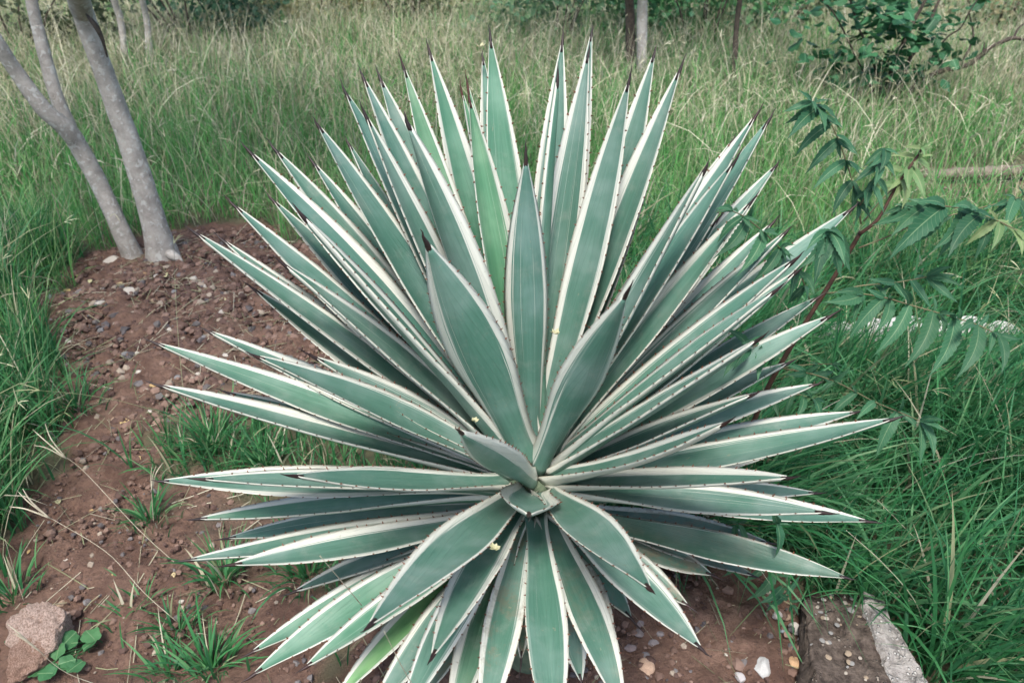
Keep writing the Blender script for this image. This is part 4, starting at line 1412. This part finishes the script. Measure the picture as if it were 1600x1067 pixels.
def blades(name, x, y, h, w, lean, colr, K=5, curl=1.0, mat='grass', az=None, z0=None, tipdry=None, droop=.5):
    n = len(x)
    z = (H(x, y) if z0 is None else z0) - .01
    if az is None:
        az = rng.uniform(0, 2 * np.pi, n)
    dx, dy = np.cos(az), np.sin(az)
    fa = az + np.pi / 2 + rng.normal(0, .5, n)
    fx, fy = np.cos(fa), np.sin(fa)
    tw = rng.normal(0, .35, n)
    rows = []
    crow = []
    for i in range(K + 1):
        s = i / K
        th = lean * (.25 + .75 * s ** curl)             # angle from vertical grows along the blade
        hor = lean * (.25 * s + .75 * s ** (curl + 1) / (curl + 1))
        hor = h * np.sin(np.minimum(1.3, th)) * s * .92
        zz = h * s * np.cos(np.minimum(1.35, th * .8)) - droop * h * np.maximum(0, lean - .9) * s ** 3 * .5
        px, py, pz = x + dx * hor, y + dy * hor, z + np.maximum(zz, .004 + .012 * s)
        ww = w * (.55 + .45 * min(1, s * 4)) * (1 - s ** 2.2) * .5 + (.0002)
        if i < K:
            rows += [np.stack([px - fx * ww, py - fy * ww, pz - tw * ww], -1), np.stack([px + fx * ww, py + fy * ww, pz + tw * ww], -1)]
        else:
            rows += [np.stack([px, py, pz], -1)]
        c = colr if tipdry is None else colr + (np.array([.30, .27, .16]) - colr) * (tipdry[:, None] * max(0, s - .45) * 1.6)
        crow += [c, c] if i < K else [c]
    V = np.stack(rows, 1)
    C = np.stack(crow, 1)
    m = 2 * K + 1
    tri = []
    for i in range(K - 1):
        a = 2 * i
        tri += [(a, a + 1, a + 3), (a, a + 3, a + 2)]
    tri.append((2 * K - 2, 2 * K - 1, 2 * K))
    T = (np.arange(n)[:, None, None] * m + np.array(tri)[None]).reshape(-1, 3)
    return V.reshape(-1, 3), T, C.reshape(-1, 3)


def merge(parts):
    Vs, Ts, Cs, o = [], [], [], 0
    for V, T, C in parts:
        Vs.append(V)
        Ts.append(T + o)
        Cs.append(C)
        o += len(V)
    return np.concatenate(Vs), np.concatenate(Ts), np.concatenate(Cs)


def scatter(n, x0, x1, y0, y1, edge=1.35):
    """Roots on open ground inside a widened view wedge."""
    x = rng.uniform(x0, x1, n)
    y = rng.uniform(y0, y1, n)
    k_ = (np.abs(x) < (y + .55) * .72 * edge + .25) & ~soil_mask(x, y)
    return x[k_], y[k_]


def pick(pal, n, jit=.25):
    return pal[rng.integers(0, len(pal), n)] * rng.uniform(1 - jit, 1 + jit, (n, 1))


def keep(mask, *a):
    return [q[mask] for q in a]


# 1. lush grass close by on the right
x, y = scatter(52000, .05, 2.9, 1.0, 2.9)
dens = fbm(x * 4, y * 4, 21.0, 2)
u_, v_, _ = pix(np.stack([x, y, H(x, y)], -1))
k_ = (rng.random(len(x)) < np.clip((dens - .22) * 2.6, .12, 1)) & (np.hypot(x - AX, (y - AY)) > .40)
x, y = keep(k_, x, y)
n = len(x)
clump = fbm(x * 2.4, y * 2.4, 5.0, 2)
h = (.13 + .36 * rng.random(n) ** .8) * (.45 + 1.0 * clump)
u_, v_, _ = pix(np.stack([x, y, H(x, y)], -1))
h = np.where((u_ > 1230) & (u_ < 1640) & (v_ > 512) & (v_ < 640), h * .38, h)
az = np.where(rng.random(n) < .55, rng.normal(-.35, .8, n), rng.uniform(0, 6.28, n))
c = pick(G_DEEP, n)
dry = rng.random(n) < .05
c[dry] = pick(G_DRY, dry.sum())
P1 = blades("a", x, y, h, .0030 + .0085 * rng.random(n) ** 1.6, np.abs(rng.normal(.80, .38, n)), c, 6, 1.1, az=az, tipdry=(rng.random(n) < .15) * rng.random(n))
o = place("grass", fast_mesh("grass", *P1), None, M['grass'])
tag(o, "lush arching deep green grass beside the agave and the concrete block", "grass", kind="stuff")

# 2. grass along the other side of the path
x, y = scatter(46000, -2.9, -.2, .95, 3.0)
dens = fbm(x * 4, y * 4, 31.0, 2)
k_ = rng.random(len(x)) < np.clip((dens - .25) * 2.4, .06, 1)
x, y = keep(k_, x, y)
u_, v_, _ = pix(np.stack([x, y, H(x, y)], -1))
near = (u_ > 215) & (v_ > 640)
k_ = ~near | (rng.random(len(x)) < .45)
x, y, near = keep(k_, x, y, near)
n = len(x)
h = (.12 + .30 * rng.random(n) ** .9) * (.6 + .75 * fbm(x * 2.4, y * 2.4, 7.0, 2))
h = np.where(near, h * .45, h)
c = pick(G_DEEP * np.array([1.15, 1.05, 1.0]), n)
dry = rng.random(n) < .10
c[dry] = pick(G_DRY, dry.sum())
P2 = blades("b", x, y, h, .003 + .004 * rng.random(n), np.abs(rng.normal(.6, .35, n)), c, 5, 1.1, tipdry=(rng.random(n) < .2) * rng.random(n))
o = place("grass", fast_mesh("grass", *P2), None, M['grass'])
tag(o, "green grass growing along the edge of the red soil path by the trees", "grass", kind="stuff")

# 3. the meadow behind
x, y = scatter(260000, -8.5, 8.5, 2.2, 9.5, 1.2)
dist = np.hypot(x, y)
k_ = rng.random(len(x)) < np.clip(1.15 - dist / 14, .35, 1)
x, y, dist = keep(k_, x, y, dist)
u_, v_, _ = pix(np.stack([x, y, H(x, y)], -1))
x, y, dist = keep(~((u_ > 1230) & (u_ < 1640) & (v_ > 512) & (v_ < 640)), x, y, dist)
n = len(x)
patch = fbm(x * .9, y * .9, 13.0, 3)
dryness = np.clip((dist - 3.9) / 2.8, 0, 1) * .68 + (patch - .5) * .8
h = (.12 + .24 * rng.random(n)) * (.55 + .8 * fbm(x * 1.7, y * 1.7, 9.0, 2))
c = pick(G_MID, n)
k2 = rng.random(n) < np.clip(dryness, .05, .70)
c[k2] = pick(G_DRY, k2.sum())
half = (rng.random(n) < .25)
c[half] = c[half] * .6 + np.array([.17, .24, .13]) * .4
w = (.0028 + .0028 * rng.random(n)) * np.clip(dist / 3.2, .9, 2.2)
P3 = blades("c", x, y, h, w, np.abs(rng.normal(.50, .38, n)) + k2 * np.abs(rng.normal(.25, .3, n)), c, 3, 1.2, tipdry=(rng.random(n) < .35) * rng.random(n))
o = place("grass", fast_mesh("grass", *P3), None, M['grass'])
tag(o, "tall meadow grass turning dry and straw coloured towards the shrubs", "grass", kind="stuff")


# 4. flowering stalks with finger-like spikes
def stalks(x, y, h, lean, az, colr, r0=.0011, heads=True, fing=3):
    n = len(x)
    z = H(x, y)
    K = 6
    pts = []
    for i in range(K + 1):
        s = i / K
        hor = h * np.sin(lean) * s ** 1.5
        pts.append(np.stack([x + np.cos(az) * hor, y + np.sin(az) * hor, z + h * np.cos(lean * .9) * (s - .12 * lean * s ** 3)], -1))
    pts = np.stack(pts, 1)
    segs = [(pts, np.linspace(1, .6, K + 1) * r0, colr)]
    if heads:
        tdir = pts[:, -1] - pts[:, -2]
        tdir /= np.linalg.norm(tdir, axis=1)[:, None]
        for f in range(fing):
            off = rng.normal(0, .42, (n, 3))
            d_ = tdir + off
            d_ /= np.linalg.norm(d_, axis=1)[:, None]
            L = rng.uniform(.03, .075, n)[:, None]
            q = [pts[:, -1] + d_ * L * s - np.array([0, 0, 1]) * L * .25 * s * s for s in np.linspace(0, 1, 4)]
            segs.append((np.stack(q, 1), np.array([.8, 1.5, 1.3, .3]) * r0, colr * 1.08))
    out = []
    for P, R, C in segs:
        m, kk = P.shape[1], 3
        ring = []
        for j in range(kk):
            a = 2 * math.pi * j / kk
            e = np.array([math.cos(a), math.sin(a) * .8, math.sin(a) * .6])
            ring.append(P + e * np.asarray(R)[None, :, None])
        V = np.stack(ring, 2).reshape(n, m * kk, 3)
        tri = []
        for i in range(m - 1):
            for j in range(kk):
                a, b = i * kk + j, i * kk + (j + 1) % kk
                tri += [(a, b, b + kk), (a, b + kk, a + kk)]
        T = (np.arange(n)[:, None, None] * (m * kk) + np.array(tri)[None]).reshape(-1, 3)
        out.append((V.reshape(-1, 3), T, np.repeat(C, m * kk, 0)))
    return merge(out)


x, y = scatter(11000, -7.5, 7.5, 2.5, 8.8, 1.15)
dist = np.hypot(x, y)
k_ = rng.random(len(x)) < np.clip((dist - 2.2) / 3.0, .12, 1) * np.clip(fbm(x * 1.1, y * 1.1, 15.0, 2) * 2 - .35, .1, 1)
x, y, dist = keep(k_, x, y, dist)
n = len(x)
P4 = stalks(x, y, rng.uniform(.30, .62, n), np.abs(rng.normal(.65, .45, n)), rng.uniform(0, 6.28, n), pick(G_DRY * 1.1, n), .0013, True, 2)
x, y = scatter(26000, -7.5, 7.5, 2.9, 8.6, 1.15)
dist = np.hypot(x, y)
k_ = rng.random(len(x)) < np.clip((dist - 2.8) / 2.6, .08, 1) * np.clip(fbm(x * 1.3, y * 1.3, 55.0, 3) * 3 - 1.0, .05, 1)
x, y, dist = keep(k_, x, y, dist)
n = len(x)
PB = blades("s", x, y, rng.uniform(.25, .62, n), .0022 + .0018 * rng.random(n), np.abs(rng.normal(.75, .4, n)), pick(G_DRY * 1.15, n), 5, 1.3)
o = place("straw_grass", fast_mesh("straw_grass", *PB), None, M['dry'])
tag(o, "long pale dead grass blades arching over the far part of the meadow", "grass", kind="stuff")
x, y = scatter(1000, -2.9, 2.9, 1.5, 3.2, 1.15)
k_ = (np.abs(x - AX) > .9) & (rng.random(len(x)) < np.where(x > 0, .22, .7))
x, y = keep(k_, x, y)
n = len(x)
P5 = stalks(x, y, rng.uniform(.30, .62, n), np.abs(rng.normal(.5, .3, n)), rng.uniform(0, 6.28, n), pick(G_DRY * np.array([.9, 1, .85]), n), .0010)
o = place("dry_grass", fast_mesh("dry_grass", *merge([P4, P5])), None, M['dry'])
tag(o, "dry straw coloured flowering stalks with finger-like spikes above the meadow grass", "grass", kind="stuff")

# 5. straw lying on the soil
x = rng.uniform(-2.1, 1.0, 6000)
y = rng.uniform(.9, 3.2, 6000)
k_ = soil_mask(x, y) & ((y > 1.75) | (rng.random(6000) < .35))
x, y = x[k_][:1000], y[k_][:1000]
n = len(x)
L = rng.uniform(.03, .17, n)
a = rng.uniform(0, 6.28, n)
P = np.stack([np.stack([x + np.cos(a) * L * s, y + np.sin(a) * L * s, H(x + np.cos(a) * L * s, y + np.sin(a) * L * s) + .006 + .012 * rng.random(n) * s], -1) for s in (0, .5, 1)], 1)
wv = np.stack([-np.sin(a), np.cos(a), 0 * a], -1)[:, None] * (.0004 + .0007 * rng.random((n, 1, 1)))
V = np.concatenate([P - wv, P + wv + np.array([0, 0, .0008])], 1)
T = (np.arange(n)[:, None, None] * 6 + np.array([(0, 1, 4, 3), (1, 2, 5, 4)])[None]).reshape(-1, 4)
o = place("straw", fast_mesh("straw", V.reshape(-1, 3), T, np.repeat(pick(G_DRY * .75, n), 6, 0)), None, M['dry'])
tag(o, "bits of dry straw and twigs strewn over the bare soil", "straw", kind="stuff")

# 6. single tufts on the bare path
TUFTS = [(232, 812, 60, .10, "small grass tuft with a pale seed spike alone on the red soil"),
         (335, 700, 150, .17, "dense dark green grass tuft under the long side leaves of the agave"),
         (415, 728, 120, .14, "dense grass tuft close in under the agave leaf bases"),
         (352, 905, 90, .12, "grass tuft on red soil below the lowest side agave leaves"),
         (280, 985, 50, .09, "sparse low grass tuft in the middle of the red soil"),
         (330, 1045, 90, .11, "spreading grass tuft in front of the agave's lowest leaf tips"),
         (200, 965, 16, .08, "tiny broad-bladed seedling tuft between the rock and the sparse tuft"),
         (225, 940, 16, .07, "tiny seedling tuft on red soil above the sparse tuft"),
         (265, 1050, 50, .10, "thin grass tuft on soil beside the spreading tuft"),
         (120, 640, 90, .16, "leaning grass tuft at the grassy edge of the soil heap"),
         (480, 900, 90, .14, "grass tuft half hidden beneath the lower front agave leaves"),
         (20, 935, 60, .12, "grass tuft behind the large pale rock")]
for px, py, cnt, hh, lab in TUFTS:
    g = ground_at(px, py)
    n = cnt
    ra = np.abs(rng.normal(0, .022 + hh * .12, n))
    aa = rng.uniform(0, 6.28, n)
    x, y = g[0] + np.cos(aa) * ra, g[1] + np.sin(aa) * ra
    c = pick(G_DEEP * np.array([1.2, 1.1, 1.05]), n)
    dry = rng.random(n) < .08
    c[dry] = pick(G_DRY, dry.sum())
    V, T, C = blades("t", x, y, hh * rng.uniform(.4, 1.25, n), .003 + .0045 * rng.random(n), np.abs(rng.normal(.85, .3, n)), c, 5, 1.0, az=aa + rng.normal(0, .5, n))
    o = empty("grass_tuft", g)
    tag(o, lab, "grass tuft", "grass tufts on the bare soil")
    bl = place("blades", fast_mesh("blades", V, T, C), o, M['grass'])
    bl["kind"] = "stuff"

# 7. single dry stalks leaning over the path
SPAN = [([(88, 705), (130, 735), (215, 825), (275, 880)], 1, "pale dry grass stalk with forked spike crossing above the small tuft"),
        ([(60, 800), (95, 818), (170, 865), (225, 925), (278, 972)], 1, "long pale grass stalk with forked spike slanting across the red soil"),
        ([(8, 842), (22, 890), (38, 940)], 0, "short straight dry stalk standing behind the pale rock"),
        ([(236, 755), (238, 785), (240, 815)], 1, "upright pale seed spike rising from the small lone tuft"),
        ([(500, 868), (540, 915), (565, 945)], 0, "thin white stalk bridging the lower front agave leaves"),
        ([(600, 985), (625, 1035), (648, 1075)], 0, "thin white stalk across the lowest agave leaves"),
        ([(52, 1008), (100, 1048), (160, 1072)], 1, "fluffy pale seed stalk lying over the round-leaved weed"),
        ([(1322, 828), (1380, 880), (1430, 940), (1448, 1000)], 0, "long pale grass stalk arching over lush grass behind the concrete block"),
        ([(1370, 780), (1440, 850), (1500, 900)], 0, "slim pale stalk crossing the lush grass past the agave tips")]
for k_, (pxs, head, lab) in enumerate(SPAN):
    g = ground_at(*pxs[-1])
    d = (g - CAMP) @ FWD
    if 4 <= k_ <= 5:
        d = .98
    nn = len(pxs)
    lift = .13 if k_ not in (3,) else .05
    P = [at(px, py, d - lift * (1 - i / (nn - 1)) * 1.0 - (0 if k_ in (4, 5) else .01)) for i, (px, py) in enumerate(pxs)]
    o = empty("grass_stalk", P[-1])
    tag(o, lab, "grass stalk", "single dry grass stalks")
    V, F = tube(spline(P, 24), list(np.linspace(.0005, .0009, 24) * (.7 if k_ in (4, 5) else 1.0)), 6)
    place("stalk", mesh("stalk", V, F), o, M['straw'])
    if head:
        t = P[0] - P[1]
        t /= np.linalg.norm(t)
        for j in range(3):
            e = t + rng.normal(0, .28, 3)
            V, F = tube(spline([P[0] - t * .03, P[0] + e * .02, P[0] + e * .05 - np.array([0, 0, .006])], 9), [.0006, .0011, .0014, .0016, .0015, .0014, .0012, .0008, .0003], 6, .5, j)
            place("seed_spike", mesh("seed_spike", V, F), o, M['straw'])
